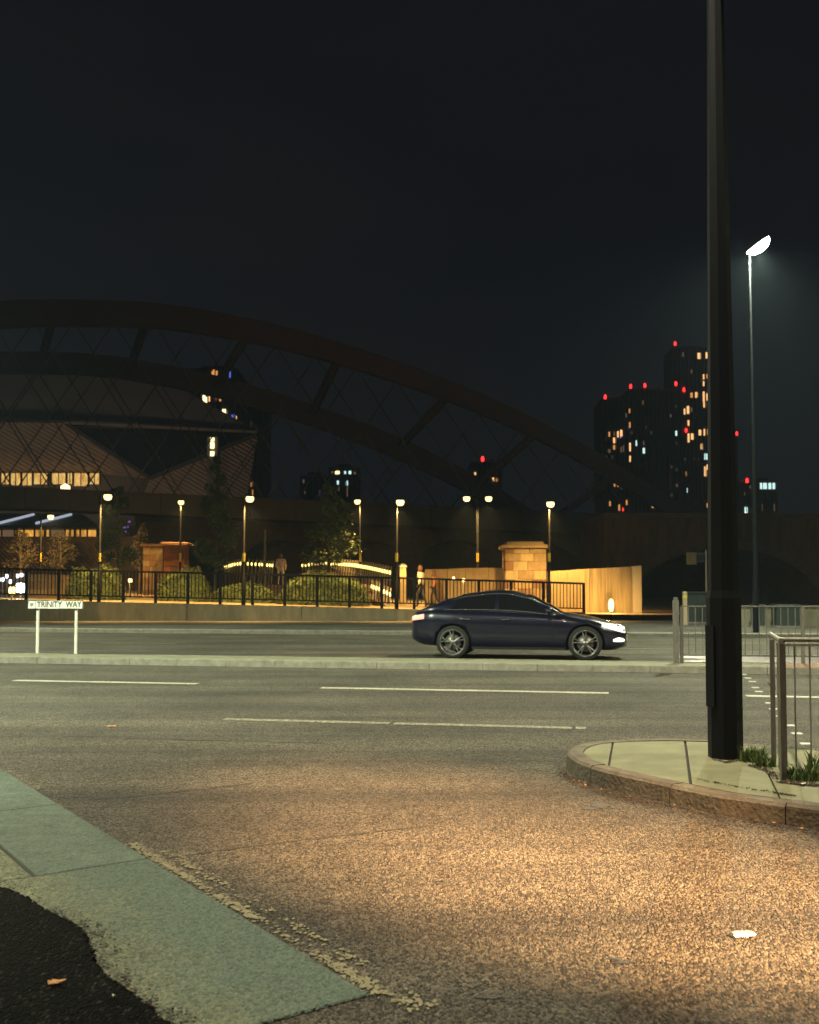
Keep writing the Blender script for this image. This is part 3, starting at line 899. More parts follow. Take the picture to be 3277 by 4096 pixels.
# ================================================================ MEDIAN FURNITURE
# ---- street name sign
sb = RD(*( (lambda p: (p.dot(UU), p.dot(NN)))(G(232, 2613, 0.122)) ), 0.112)
SD = sb.y
sx0, sx1 = PX(118, SD), PX(338, SD)
sz1, sz0 = PZ(2401, SD), PZ(2436, SD)
sgn = empty('street_sign', sb, 'white street nameplate reading TRINITY WAY on two white posts on the median', 'street sign')
for px in (155, 308):
    xx = PX(px, SD)
    MB().tube([(xx, SD, 0.10), (xx, SD, sz0 + 0.10)], 0.031, 14).build('post', M['white_post'], sgn)
    MB().box((xx, SD - 0.03, sz0 - 0.015), (0.05, 0.02, 0.03)).build('clip', M['galv_old'], sgn)
sx = (sx0 + sx1) / 2
wS, hS = sx1 - sx0, sz1 - sz0
pl = MB().box((sx, SD - 0.045, (sz0 + sz1) / 2), (wS, 0.012, hS)).build('nameplate', M['sign_white'], sgn)
for z_ in (sz0 + 0.005, sz1 - 0.005):
    MB().box((sx, SD - 0.053, z_), (wS, 0.006, 0.010)).build('border', M['sign_black'], sgn)
for x_ in (sx0 + 0.004, sx1 - 0.004):
    MB().box((x_, SD - 0.0535, (sz0 + sz1) / 2), (0.008, 0.006, hS - 0.021)).build('border', M['sign_black'], sgn)
MB().box((sx0 + 0.155, SD - 0.053, (sz0 + sz1) / 2), (0.010, 0.006, hS - 0.022)).build('divider', M['sign_grey'], sgn)
# small grey emblem in the first panel: shield with a bar
ex, ez = sx0 + 0.078, (sz0 + sz1) / 2
MB().slab([(ex - .034, SD - .0525, ez + .030), (ex + .034, SD - .0525, ez + .030), (ex + .034, SD - .0525, ez - .012), (ex, SD - .0525, ez - .038), (ex - .034, SD - .0525, ez - .012)], (0, -.003, 0)).build('emblem', M['sign_grey'], sgn)
fc = bpy.data.curves.new('lettering', 'FONT')
fc.body = 'TRINITY  WAY'
fc.size = 0.150
fc.align_x = 'CENTER'; fc.align_y = 'CENTER'
fc.extrude = 0.002
fc.offset = 0.0012
fo = bpy.data.objects.new('lettering_tmp', fc)
COL.objects.link(fo)
bpy.context.view_layer.update()
dg = bpy.context.evaluated_depsgraph_get()
tm_ = bpy.data.meshes.new_from_object(fo.evaluated_get(dg))
bpy.data.objects.remove(fo)
tm_.materials.clear(); tm_.materials.append(M['sign_black'])
lo = bpy.data.objects.new('lettering', tm_)
COL.objects.link(lo)
xs = [v.co.x for v in tm_.vertices]; zs = [v.co.y for v in tm_.vertices]
tw, th = max(xs) - min(xs), max(zs) - min(zs)
lo.location = (sx0 + 0.175 + (wS - 0.20) / 2, SD - 0.054, (sz0 + sz1) / 2)
lo.rotation_euler = (R(90), 0, 0)
lo.scale = ((wS - 0.215) / tw, hS * 0.66 / th, 1)
attach(lo, sgn)

# ---- guard rail on the median to the right
ms = (lambda p: p.dot(UU))(P(2722, 2620, 17.8))
far_gr = guard_rail('guard_rail', [RD(ms, 18.05), RD(ms + 2.0, 18.05), RD(ms + 4.0, 18.05), RD(ms + 6.0, 18.05)], 0.112, 0.985,
                    'pale galvanised pedestrian guard rail on the median beyond the octagonal column', M['galv_old'], sp=0.113, br=0.0085, low=0.14, rail=(0.035, 0.02))
ep = RD(ms - 0.10, 18.0)
epo = empty('marker_post', (ep.x, ep.y, 0.112), 'pale square marker post at the end of the median guard rail', 'post')
MB().box((ep.x, ep.y, 0.112 + 0.55), (0.10, 0.10, 1.10), -A, ch=0.02).build('shaft', M['galv_old'], epo)
MB().box((ep.x, ep.y, 1.232), (0.07, 0.07, 0.04), -A, ch=0.01).build('cap', M['galv_old'], epo)

# ================================================================ THE CAR
def interp(tab, x):
    if x <= tab[0][0]: return tab[0][1]
    for (x0, y0), (x1, y1) in zip(tab, tab[1:]):
        if x <= x1:
            t = (x - x0) / (x1 - x0)
            t = t * t * (3 - 2 * t) * 0.5 + t * 0.5
            return y0 + (y1 - y0) * t
    return tab[-1][1]
BELT = [(-2.15, .84), (-2.05, .93), (-1.7, .985), (-0.8, .955), (0.3, .915), (0.95, .875), (1.4, .80), (1.8, .71), (2.05, .61), (2.15, .52)]
WID = [(-2.15, .66), (-2.05, .78), (-1.7, .875), (-1.2, .905), (0, .89), (1.2, .905), (1.6, .88), (1.9, .80), (2.07, .68), (2.15, .52)]
BOT = [(-2.15, .36), (-1.9, .27), (-1.0, .20), (1.2, .19), (1.9, .20), (2.15, .27)]
ROOF = [(-2.02, .965), (-1.8, 1.045), (-1.4, 1.20), (-1.0, 1.315), (-0.5, 1.375), (-0.15, 1.37), (0.2, 1.29), (0.6, 1.09), (0.98, .885)]
WR = [(-2.02, .62), (-1.4, .56), (-0.5, .575), (0.2, .585), (0.98, .70)]
def bsec(x):
    w_, zb, zt = interp(WID, x), interp(BOT, x), interp(BELT, x)
    h = zt - zb
    return [(0, zb), (w_ * .80, zb), (w_ * .95, zb + .05), (w_ * .985, zb + h * .25), (w_ * .975, zb + h * .45), (w_, zb + h * .66), (w_ * .985, zb + h * .84), (w_ * .93, zt - .015), (w_ * .86, zt + .012), (w_ * .5, zt + .045), (0, zt + .055)]
def make_car():
    t = empty('car', (0, 0, 0), 'dark blue fastback car with lit headlights driving beyond the median', 'car')
    st = [-2.15 + 4.30 * i / 60 for i in range(61)]
    vs, fs = [], []
    ns_ = 21
    for x in st:
        h = bsec(x)
        ring = [(x, -y, z) for y, z in h] + [(x, y, z) for y, z in reversed(h[1:-1])]
        vs += ring
    m = len(ring)
    for i in range(60):
        for k in range(m):
            fs.append((i * m + k, i * m + (k + 1) % m, (i + 1) * m + (k + 1) % m, (i + 1) * m + k))
    fs.append(tuple(range(m))); fs.append(tuple(range(60 * m, 61 * m)))
    body = MB().add(vs, fs, True).build('body', M['car_paint'], None)
    cut = MB()
    for wx in (1.35, -1.28):
        for sy in (-1, 1):
            prof = [(0.001, -0.22), (.375, -0.22), (.375, .25), (.001, .25)]
            cut.lathe(prof, (wx, sy * .86, .335), 'Y', 36)
    co_ = cut.build('cutter', M['car_trim'])
    bm_ = body.modifiers.new('b', 'BOOLEAN'); bm_.object = co_; bm_.operation = 'DIFFERENCE'; bm_.solver = 'EXACT'
    bpy.context.view_layer.update()
    dg_ = bpy.context.evaluated_depsgraph_get()
    me = bpy.data.meshes.new_from_object(body.evaluated_get(dg_))
    body.modifiers.clear(); body.data = me
    body.data.materials.clear(); body.data.materials.append(M['car_paint'])
    bpy.data.objects.remove(co_)
    attach(body, t)
    # greenhouse
    gx = [-2.02 + 3.0 * i / 44 for i in range(45)]
    def gsec(x):
        zb = interp(BELT, x) - 0.03
        zr = interp(ROOF, x)
        wb_ = interp(WID, x) * 0.90
        wr_ = interp(WR, x)
        k = max(0.0, min(1.0, (zr - zb - 0.03) / 0.40))
        wr2 = wb_ * (1 - k) + wr_ * k
        return [(wb_, zb), (wb_ + (wr2 - wb_) * .5 + .02 * k, zb + (zr - .05 * k - zb) * .52), (wr2 + .012 * k, zr - .055 * k), (wr2 * .93, zr - .018 * k), (wr2 * .55, zr + .004), (0, zr + .012)]
    vs, fs = [], []
    for x in gx:
        h = gsec(x)
        vs += [(x, -y, z) for y, z in h] + [(x, y, z) for y, z in reversed(h[:-1])]
    m = 11
    for i in range(44):
        for k in range(m - 1):
            fs.append((i * m + k, i * m + k + 1, (i + 1) * m + k + 1, (i + 1) * m + k))
    MB().add(vs, fs, True).build('roof', M['car_paint'], t)
    def side_pt(x, v, sg, off=.006):
        h = gsec(x)
        if v < .5: a, b, q = h[0], h[1], v / .5
        else: a, b, q = h[1], h[2], (v - .5) / .5
        y, z = a[0] + (b[0] - a[0]) * q, a[1] + (b[1] - a[1]) * q
        return (x, sg * (y + off), z + off * .4)
    def side_panel(name, x0, x1, v0, v1, sg, mat, off=.006, taper=None, par=None):
        k = 16
        vs, fs = [], []
        for i in range(k + 1):
            x = x0 + (x1 - x0) * i / k
            for j in range(4):
                v = v0 + (v1 - v0) * j / 3
                xx = x
                if taper: xx = x + taper(v, i / k)
                vs.append(side_pt(xx, v, sg, off))
        for i in range(k):
            for j in range(3):
                fs.append((i * 4 + j, (i + 1) * 4 + j, (i + 1) * 4 + j + 1, i * 4 + j + 1))
        return MB().add(vs, fs, True).build(name, mat, par or t, fix=False)
    for sg in (-1, 1):
        wf = side_panel('side_window', -0.36, 0.74, .20, .93, sg, M['car_glass'], taper=lambda v, u: -(.34 * v) * u)
        wr_ = side_panel('side_window', -1.40, -0.44, .20, .93, sg, M['car_glass'], taper=lambda v, u: (.30 * v) * (1 - u))
        vs = [side_pt(-1.46 + 2.26 * i / 24, .16, sg, .010) for i in range(25)]
        MB().tube(vs, .010, 5).build('chrome_trim', M['chrome'], t)
        vs = [side_pt(-1.30 + 1.75 * i / 24, .965, sg, .010) for i in range(25)]
        MB().tube(vs, .009, 5).build('roof_trim', M['chrome'], t)
        # door shut lines, handles, sill
        for x in (0.72, -0.40, -1.12):
            pts = []
            for a in range(9):
                q = a / 8
                h = bsec(x)
                zb, zt = h[1][1] + .10, h[7][1]
                z = zb + (zt - zb) * q
                yy = None
                for (y0, z0), (y1, z1) in zip(h[1:], h[2:]):
                    if z0 <= z <= z1 + 1e-6:
                        yy = y0 + (y1 - y0) * (z - z0) / max(z1 - z0, 1e-5); break
                pts.append((x, sg * ((yy or h[5][0]) + .001), z))
            MB().tube(pts, .006, 4).build('shut_line', M['car_trim'], t)
        for x in (-0.22, -1.0):
            MB().box((x, sg * (interp(WID, x) + .008), .80), (.17, .025, .025), ch=.006).build('door_handle', M['chrome'], t)
        MB().box((0.04, sg * .86, .225), (1.85, .06, .05)).build('sill', M['car_trim'], t)
        # mirror
        mb = MB(); mb.lathe([(.001, -.09), (.055, -.075), (.075, 0), (.06, .07), (.001, .085)], (.66, sg * .98, .97), 'Y', 12)
        mb.tube([(.70, sg * .84, .92), (.67, sg * .93, .95)], .02, 6)
        mb.build('mirror', M['car_paint'], t)
    def top_panel(name, x0, x1, ky, mat):
        vs, fs = [], []
        for i in range(9):
            x = x0 + (x1 - x0) * i / 8
            h = gsec(x)
            row = [(-h[3][0] * ky, h[3][1]), (-h[4][0] * ky, h[4][1]), (0, h[5][1]), (h[4][0] * ky, h[4][1]), (h[3][0] * ky, h[3][1])]
            vs += [(x, y, z + .008) for y, z in row]
        for i in range(8):
            for j in range(4):
                fs.append((i * 5 + j, i * 5 + j + 1, (i + 1) * 5 + j + 1, (i + 1) * 5 + j))
        MB().add(vs, fs, True).build(name, mat, t, fix=False)
    top_panel('windscreen', .93, .16, .96, M['car_glass'])
    top_panel('rear_window', -1.12, -1.86, .92, M['car_glass'])
    # wheels
    for wx in (1.35, -1.28):
        for sg in (-1, 1):
            wy = sg * .80
            wl = MB().lathe([(.255, -.10), (.315, -.10), (.332, -.08), (.335, 0), (.332, .08), (.315, .10), (.255, .10), (.25, 0), (.255, -.10)], (wx, wy, .335), 'Y', 32).build('wheel', M['tyre'], t)
            rim = MB().lathe([(.262, sg * .095), (.255, sg * .103), (.240, sg * .095), (.228, sg * .03), (.228, -sg * .06)], (wx, wy, .335), 'Y', 32)
            for k in range(5):
                for dd in (-.10, .10):
                    a = 2 * math.pi * k / 5 + .4
                    p0 = Vector((wx + math.cos(a) * .05, wy + sg * .088, .335 + math.sin(a) * .05))
                    p1 = Vector((wx + math.cos(a + dd * 1.6) * .242, wy + sg * .085, .335 + math.sin(a + dd * 1.6) * .242))
                    rim.tube([p0, p1], [.017, .011], 5)
            rim.lathe([(.001, sg * .10), (.045, sg * .10), (.06, sg * .08)], (wx, wy, .335), 'Y', 14)
            rim.build('rim', M['alloy'], wl)
            MB().lathe([(.001, sg * .03), (.165, sg * .03), (.165, sg * .01), (.001, sg * .01)], (wx, wy, .335), 'Y', 24).build('brake_disc', M['disc'], wl)
    # lamps: patches lying on the body's corners
    def body_patch(name, xs_, zlo, zhi, sg, mat, off=.012):
        vs, fs = [], []
        for i, x in enumerate(xs_):
            h = bsec(x)
            u = i / (len(xs_) - 1)
            for j in range(5):
                z = zlo(u) + (zhi(u) - zlo(u)) * j / 4
                yy = h[-1][0]
                for (y0, z0), (y1, z1) in zip(h[1:], h[2:]):
                    if z0 <= z <= z1 + 1e-6:
                        yy = y0 + (y1 - y0) * (z - z0) / max(z1 - z0, 1e-5); break
                vs.append((x + off * .6 * (1 if x > 0 else -1), sg * (yy + off), z))
        for i in range(len(xs_) - 1):
            for j in range(4):
                fs.append((i * 5 + j, i * 5 + j + 1, (i + 1) * 5 + j + 1, (i + 1) * 5 + j))
        return MB().add(vs, fs, True).build(name, mat, t, fix=False)
    xs_ = [1.66 + .46 * i / 8 for i in range(9)]
    for sg in (-1, 1):
        body_patch('headlight', xs_, lambda u: .66 - .13 * u, lambda u: .735 - .10 * u + .025 * math.sin(u * 3.1), sg, M['e_lens'], .014)
        hd_ = t.children[-1]
        for q_, (hx, hz, hr) in enumerate(((1.90, .655, .042), (2.02, .625, .036))):
            hy = bsec(hx)[7][0] + .012
            MB().lathe([(.001, -hr), (hr * .75, -hr * .6), (hr, 0), (hr * .75, hr * .6), (.001, hr)], (hx + .02, sg * (hy + .005), hz), 'Z', 10).build('lamp_projector', M['e_head'], hd_)
        body_patch('fog_light', [1.88 + .22 * i / 5 for i in range(6)], lambda u: .375 - .01 * math.sin(u * 3.1), lambda u: .41 + .04 * math.sin(u * 3.1), sg, M['e_fog'], .014)
        body_patch('tail_light', [-1.86 - .28 * i / 6 for i in range(7)], lambda u: .80 - .04 * u, lambda u: .90 - .05 * u, sg, M['e_tail'], .014)
    MB().box((2.12, 0, .40), (.06, .70, .16)).build('grille', M['car_trim'], t)
    MB().box((2.165, 0, .42), (.012, .50, .10)).build('number_plate', M['sign_white'], t)
    MB().box((-2.16, 0, .60), (.012, .50, .10)).build('number_plate', M['number_plate'], t)
    for sg in (-1, 1):
        l = light('headlamp_beam', 'SPOT', (2.2, sg * .58, .60), 2600, (1, .95, .82), t, target=(9, sg * .7, -.35), angle=55, blend=.8, size=.05)
        light('tail_glow', 'SPOT', (-2.24, sg * .6, .84), 25, (1, .06, .04), t, target=(-6, sg * .6, 0), angle=120, blend=.8, size=.05)
    return t
car = make_car()
car.location = RD(-1.65, 20.85, 0.0)
car.rotation_euler = (0, 0, -A)

# ================================================================ FAR SIDE: RETAINING WALL, RAILING, PLAZA
DW = 42.0
def walltop(X):
    xs = [(-40, 1.9), (PX(0, DW), 1.02), (PX(1100, DW), 0.77), (PX(1700, DW), 0.60), (PX(2330, DW), 0.40), (30, 0.22)]
    for (a, za), (b, zb_) in zip(xs, xs[1:]):
        if X <= b: return za + (zb_ - za) * max(0, (X - a) / (b - a))
    return xs[-1][1]
X0, X1 = PX(-420, DW), PX(2342, DW)
rw = empty('retaining_wall', ((X0 + X1) / 2, DW, 0.12), 'long low concrete retaining wall under the black railing', 'wall')
joints = [X0] + [PX(p, DW) for p in (-240, 240, 750, 1208, 1700, 2080)] + [X1]
for a, b in zip(joints, joints[1:]):
    a += .015; b -= .015
    za, zb_ = walltop(a), walltop(b)
    MB().add([(a, DW, .1), (b, DW, .1), (b, DW, zb_), (a, DW, za), (a, DW + .35, .1), (b, DW + .35, .1), (b, DW + .35, zb_), (a, DW + .35, za)],
             [(0, 1, 2, 3), (7, 6, 5, 4), (3, 2, 6, 7), (0, 3, 7, 4), (1, 5, 6, 2)]).build('wall_panel', M['concrete'], rw)
MB().box(((X0 + X1) / 2, DW + .19, .30), (X1 - X0, .28, .38)).build('joint_backing', M['joint'], rw)
# plaza ground behind the wall
nx, ny = 30, 14
vs, fs = [], []
for i in range(nx + 1):
    X = -60 + 110 * i / nx
    for j in range(ny + 1):
        Y = DW + .36 + 90 * (j / ny) ** 1.5
        vs.append((X, Y, walltop(max(-25, min(20, X))) - 0.01 + 0.012 * (Y - DW)))
for i in range(nx):
    for j in range(ny):
        fs.append((i * (ny + 1) + j, (i + 1) * (ny + 1) + j, (i + 1) * (ny + 1) + j + 1, i * (ny + 1) + j + 1))
po = MB().add(vs, fs).build('plaza_paving', M['plaza']); po['kind'] = 'structure'
def gz(X, Y): return walltop(max(-25, min(20, X))) - 0.01 + 0.012 * (Y - DW)

# ---- black railing
rl = empty('railing', ((X0 + X1) / 2, DW + .12, walltop(0)), 'long black vertical bar railing on top of the concrete retaining wall', 'railing')
RY = DW + 0.12
def seg(z_off, hgt, dep, name, a, b):
    za, zb_ = walltop(a) + z_off, walltop(b) + z_off
    MB().slab([(a, RY - dep / 2, za), (b, RY - dep / 2, zb_), (b, RY - dep / 2, zb_ + hgt), (a, RY - dep / 2, za + hgt)], (0, dep, 0)).build(name, M['black_paint'], rl)
posts = [X0 + .05]
while posts[-1] < X1 - .5:
    posts.append(posts[-1] + 1.36)
posts = [p for p in posts if p < X1 - .4] + [X1 - .06]
bar0 = MB().box((0, 0, .75), (.036, .020, 1.04)).build('bar', M['black_paint'], None)
post0 = MB().box((0, 0, .655), (.12, .07, 1.34)).build('post', M['black_paint'], None)
fb = fp = True
for k, p in enumerate(posts):
    loc = (p, RY, walltop(p))
    if fp: post0.location = loc; attach(post0, rl); fp = False
    else: inst(post0, loc, rl)
for a, b in zip(posts, posts[1:]):
    seg(1.25, .085, .06, 'top_rail', a, b)
    seg(.21, .055, .04, 'bottom_rail', a, b)
    n = max(2, round((b - a) / .145))
    for i in range(1, n):
        X = a + (b - a) * i / n
        loc = (X, RY, walltop(X))
        if fb: bar0.location = loc; attach(bar0, rl); fb = False
        else: inst(bar0, loc, rl)

# ---- plaza lamps
def plaza_lamp(px_post, d, heads, label, power=700, band=True, back=1.8, ang=118):
    X = PX(px_post, d)
    zb = gz(X, d) if d > DW + .4 else walltop(X)
    hz = [PZ(py, d) for _, py in heads]
    top = max(hz)
    t = empty('plaza_lamp', (X, d, zb), label, 'street lamp', 'warm lamps along the plaza')
    MB().tube([(X, d, zb), (X, d, zb + 1.2), (X, d, zb + 1.25), (X, d, top + .05)], [.085, .085, .055, .045], 10).build('pole', M['black_paint'], t)
    if band:
        b0_, b1_ = PZ(2247, d), PZ(2212, d)
        MB().tube([(X, d, b0_), (X, d, b1_)], .062, 10).build('marking_band', M['yellow_band'], t)
    for (hx, hy), z in zip(heads, hz):
        xx = PX(hx, d)
        MB().tube([(X, d, z + .12), ((X + xx) / 2, d, z + .22), (xx, d, z + .20)], .022, 6).build('bracket_arm', M['black_paint'], t)
        ln = MB().lathe([(.02, .15), (.12, .145), (.16, .12), (.17, .09)], (xx, d, z), 'Z', 14).build('lantern_hood', M['black_paint'], t)
        MB().lathe([(.15, .095), (.175, .02), (.15, -.08), (.09, -.13), (.001, -.14)], (xx, d, z), 'Z', 14).build('lantern_glass', M['e_lantern'], ln)
        light('lantern_light', 'SPOT', (xx, d - .02, z - .22), power * 6.5, WARM, t, target=(xx, d + back, 0), angle=ang, blend=.9, size=.1)
    return t
plaza_lamp(398, DW - .12, [(428, 1988)], 'warm lamp on a black pole at the railing by the rounded hedge')
plaza_lamp(975, DW - .12, [(998, 1996)], 'single warm lamp on a black pole at the railing beside the conical tree')
plaza_lamp(1587, DW - .12, [(1601, 2010)], 'single warm lamp on a black pole at the railing where the lit balustrade ends')
plaza_lamp(161, 56.0, [(200, 2068)], 'shorter warm lamp on a slim pole before the glowing shop strip', power=600, back=6, ang=150)
plaza_lamp(721, 57.0, [(722, 2010)], 'warm lamp standing right beside the brick pier', back=-1.5, ang=135)
plaza_lamp(1442, 55.0, [(1430, 2007)], 'warm lamp behind the curving lit balustrade')
plaza_lamp(1911, 50.0, [(1868, 1995), (1956, 1995)], 'twin headed warm lamp standing before the stone wall')
plaza_lamp(2197, 43.2, [(2204, 2017)], 'warm lamp just beside the square stone pillar', power=900)

# ---- stone pillar and walls on the right of the plaza
def block_pillar(name, x0, x1, d, depth, z0, z1, course, label, cat, mats, seed):
    rr = random.Random(seed)
    t = empty(name, ((x0 + x1) / 2, d, z0), label, cat)
    z = z0; row = 0
    while z < z1 - .05:
        h = min(course * rr.uniform(.85, 1.1), z1 - z)
        n = 3
        ws = [rr.uniform(.8, 1.25) for _ in range(n)]
        if row % 2: ws[0] *= .55
        S = sum(ws); x = x0
        for k in range(n):
            wk = (x1 - x0) * ws[k] / S
            pr = rr.uniform(-.02, .02)
            MB().box((x + wk / 2, d + depth / 2 + pr, z + h / 2), (wk - .014, depth, h - .014), ch=.01).build('stone_block', rr.choice(mats), t)
            x += wk
        z += h; row += 1
    return t
px0, px1, dP = PX(2022, 47), PX(2186, 47), 47.0
zt_ = PZ(2192, dP)
pil = block_pillar('stone_pillar', px0, px1, dP, 1.6, 0.3, zt_, 0.42, 'square sandstone pillar with overhanging cap beside the plaza wall', 'pillar', M['stone'][:3] + [M['stone'][1], M['stone'][3]], 4)
MB().box(((px0 + px1) / 2, dP + .8, zt_ + .08), (px1 - px0 + .30, 1.9, .16), ch=.03).build('cap', M['stone'][1], pil)
MB().box(((px0 + px1) / 2, dP + .8, zt_ + .24), (px1 - px0 - .2, 1.4, .16), ch=.06).build('cap', M['stone'][0], pil)
def panel_wall(name, cols, d, tops, base, depth, mats, label):
    t = empty(name, (PX((cols[0] + cols[-1]) / 2, d), d, base), label, 'wall')
    for i, (a, b) in enumerate(zip(cols, cols[1:])):
        xa, xb = PX(a, d) + .008, PX(b, d) - .008
        za, zb_ = PZ(tops[i], d), PZ(tops[i + 1], d)
        yo = d - (0.02 if i % 2 else 0)
        MB().add([(xa, yo, base), (xb, yo, base), (xb, yo, zb_), (xa, yo, za), (xa, d + depth, base), (xb, d + depth, base), (xb, d + depth, zb_), (xa, d + depth, za)],
                 [(0, 1, 2, 3), (7, 6, 5, 4), (3, 2, 6, 7), (0, 3, 7, 4), (1, 5, 6, 2)]).build('wall_panel', mats[i % len(mats)], t)
    return t
panel_wall('plaza_wall', [1700, 1790, 1862, 1955, 2018], 48.0, [2278, 2276, 2272, 2271, 2273], .4, .5, [M['stone'][1], M['boarded'], M['stone'][0]], 'yellow lit stone wall between the strollers and the square pillar')
panel_wall('plaza_wall', [2192, 2268, 2358, 2444, 2527, 2567], 44.5, [2286, 2281, 2275, 2271, 2266, 2262], .13, .6, [M['boarded'], M['boarded'], M['boarded_dark'], M['boarded_dark'], M['smooth_conc']], 'board marked yellow lit concrete wall running from the pillar past the railing end')
# wall washer lamp
wx_, wz_ = PX(2440, 44.2), PZ(2425, 44.2)
wl_ = empty('wall_light', (wx_, 44.3, .13), 'glowing upright lamp set before the board marked wall', 'lamp')
MB().tube([(wx_, 44.0, .12), (wx_, 44.0, wz_ - .2)], .05, 8).build('stem', M['black_paint'], wl_)
MB().lathe([(.06, -.22), (.11, -.1), (.12, .12), (.07, .30), (.001, .33)], (wx_, 44.0, wz_), 'Z', 12).build('lamp_glass', M['e_path'], wl_)
light('wall_glow', 'POINT', (wx_, 43.75, wz_ + .1), 130, WARM, wl_, size=.12)

# ---- brick pier with caps on the left of the plaza
dB = 58.0
bp_ = empty('brick_pier', (PX(650, dB), dB, gz(PX(650, dB), dB)), 'brick gate pier with flat cap beside the plaza lamp', 'pier')
def pier_box(xa, xb, d, z0, z1, mat, capo):
    rr = random.Random(int(xa))
    X_a, X_b = PX(xa, d), PX(xb, d)
    z, row = z0, 0
    while z < z1 - .02:
        h = min(.34, z1 - z)
        n = 3
        for k in range(n):
            wk = (X_b - X_a) / n
            MB().box((X_a + wk * (k + .5), d + .6 + rr.uniform(-.01, .01), z + h / 2), (wk - .012, 1.2, h - .012)).build('masonry_block', rr.choice(mat), bp_)
        z += h
    MB().box(((X_a + X_b) / 2, d + .6, z1 + .08), (X_b - X_a + capo, 1.5, .16), ch=.03).build('cap', M['stone'][3], bp_)
zg = gz(PX(650, dB), dB)
pier_box(572, 652, dB + .8, zg, PZ(2186, dB + .8), [M['stone'][1], M['stone'][3], M['stone'][1]], .3)
br_m = plain('brick_orange', (0.33, 0.13, 0.05), (0.22, 0.085, 0.035), 3.0, .9, bump=.5, bscale=14)
pier_box(655, 738, dB - .6, zg, PZ(2180, dB - .6), [br_m, br_m, M['stone'][3]], .35)

# ---- brown brick terrace wall behind, left
tw_ = empty('terrace_wall', (PX(150, 72), 72, 1.0), 'brown brick terrace wall below the glowing shop strip', 'wall')
MB().box((PX(100, 72), 72.3, (PZ(2152, 72) + .6) / 2), (PX(560, 72) - PX(-360, 72), .6, PZ(2152, 72) - .6)).build('wall_face', M['brick_warm'], tw_)
MB().box((PX(100, 72), 72.25, PZ(2152, 72) + .05), (PX(560, 72) - PX(-360, 72) + .2, .8, .1)).build('coping', M['brick_dark'], tw_)
lw = empty('low_stone_wall', (PX(150, 47), 47, .9), 'low orange lit stone wall behind the railing near the bollard lights', 'wall')
rr = random.Random(2)
xx = PX(-300, 47)
while xx < PX(300, 47):
    L = rr.uniform(.5, .9)
    for r_ in range(3):
        MB().box((xx + L / 2 + (.2 if r_ % 2 else 0), 47.2, gz(xx, 47) + .18 + r_ * .36), (L - .015, .4, .345), ch=.01).build('stone_block', M['stone'][rr.choice((0, 1, 2))], lw)
    xx += L

# ---- bollard lights glowing behind the railing at the far left and along the path
def bollard(px, py, d, r, mat, label, power=60, col=(1, .9, .7), h=None):
    X, z = PX(px, d), PZ(py, d)
    zb = gz(X, d)
    t = empty('bollard_light', (X, d, zb), label, 'bollard light', 'low path lights on the plaza')
    MB().tube([(X, d, zb), (X, d, max(zb + .02, z - r))], [.05, .045], 8).build('stem', M['galv_old'], t)
    MB().lathe([(.03, -r), (r, -r * .8), (r, r * .7), (r * .5, r), (.001, r * 1.05)], (X, d, z), 'Z', 12).build('lamp_glass', mat, t)
    if power: light('bollard_glow', 'POINT', (X, d - r - .05, z), power, col, t, size=.1)
bollard(84, 2352, 44.0, .22, M['e_white'], 'large white glowing globe light behind the railing', 60)
bollard(50, 2362, 43.4, .16, M['e_path'], 'yellow globe light beside the large white globe', 30, WARM)
for i, (px, py) in enumerate(((10, 2318), (28, 2305), (42, 2326), (70, 2304), (88, 2300))):
    bollard(px, py, 45.0 + i * .3, .085, M['e_white'], ('slim white column light touching the end of the cluster by the railing', 'slim white column light second in the cluster', 'lower slim white column light in the middle of the cluster', 'slim white column light just above the yellow globe', 'slim white column light just above the large white globe')[i], 0)
bollard(1815, 2312, 46.5, .05, M['e_path'], 'small path light before the stone wall, paired', 15, WARM)
bollard(1855, 2320, 46.0, .075, M['e_path'], 'path light before the stone wall with the larger glow', 25, WARM)
bollard(522, 2322, 47.0, .09, M['e_path'], 'orange path light between the round hedge and the brick pier', 20, WARM)

# ---- lit balustrades of the little arched footbridge
def balustrade(pts, step, label, d_h=1.1, lit=True, every=1, power=2):
    t = empty('balustrade', pts[0] - Vector((0, 0, d_h)), label, 'balustrade', 'lit balustrades of the footbridge')
    cum = [0]
    for a, b in zip(pts, pts[1:]): cum.append(cum[-1] + (b - a).length)
    n = int(cum[-1] / step)
    tops = []
    post = MB().box((0, 0, -d_h / 2 + .15), (.055, .035, d_h + .3), m=Matrix.Rotation(R(6), 3, 'Y')).build('post', M['rail_cream'], None)
    bulb = MB().lathe([(.001, -.10), (.04, -.07), (.045, .03), (.03, .08), (.001, .10)], (0, -.06, 0), 'Z', 8).build('lamp', M['e_path'], None)
    for i in range(n + 1):
        s = cum[-1] * i / n
        for k in range(len(pts) - 1):
            if s <= cum[k + 1] + 1e-6:
                p = pts[k].lerp(pts[k + 1], (s - cum[k]) / (cum[k + 1] - cum[k])); break
        tops.append(p)
        if i == 0: post.location = p; attach(post, t); bulb.location = p; attach(bulb, t)
        else:
            inst(post, p, t)
            if i % every == 0: inst(bulb, p, t)
        if power and i % 5 == 2:
            light('lamp_glow', 'POINT', p + Vector((0, -.25, 0)), power, (1, .74, .28), t, size=.06)
    MB().tube([p + Vector((0, .03, -.45)) for p in tops], .03, 6).build('handrail', M['brick_dark'], t)
    MB().slab([p + Vector((0, .05, -d_h)) for p in tops] + [p + Vector((0, .05, -d_h - .25)) for p in reversed(tops)], (0, .15, 0)).build('plinth', M['brick_dark'], t)
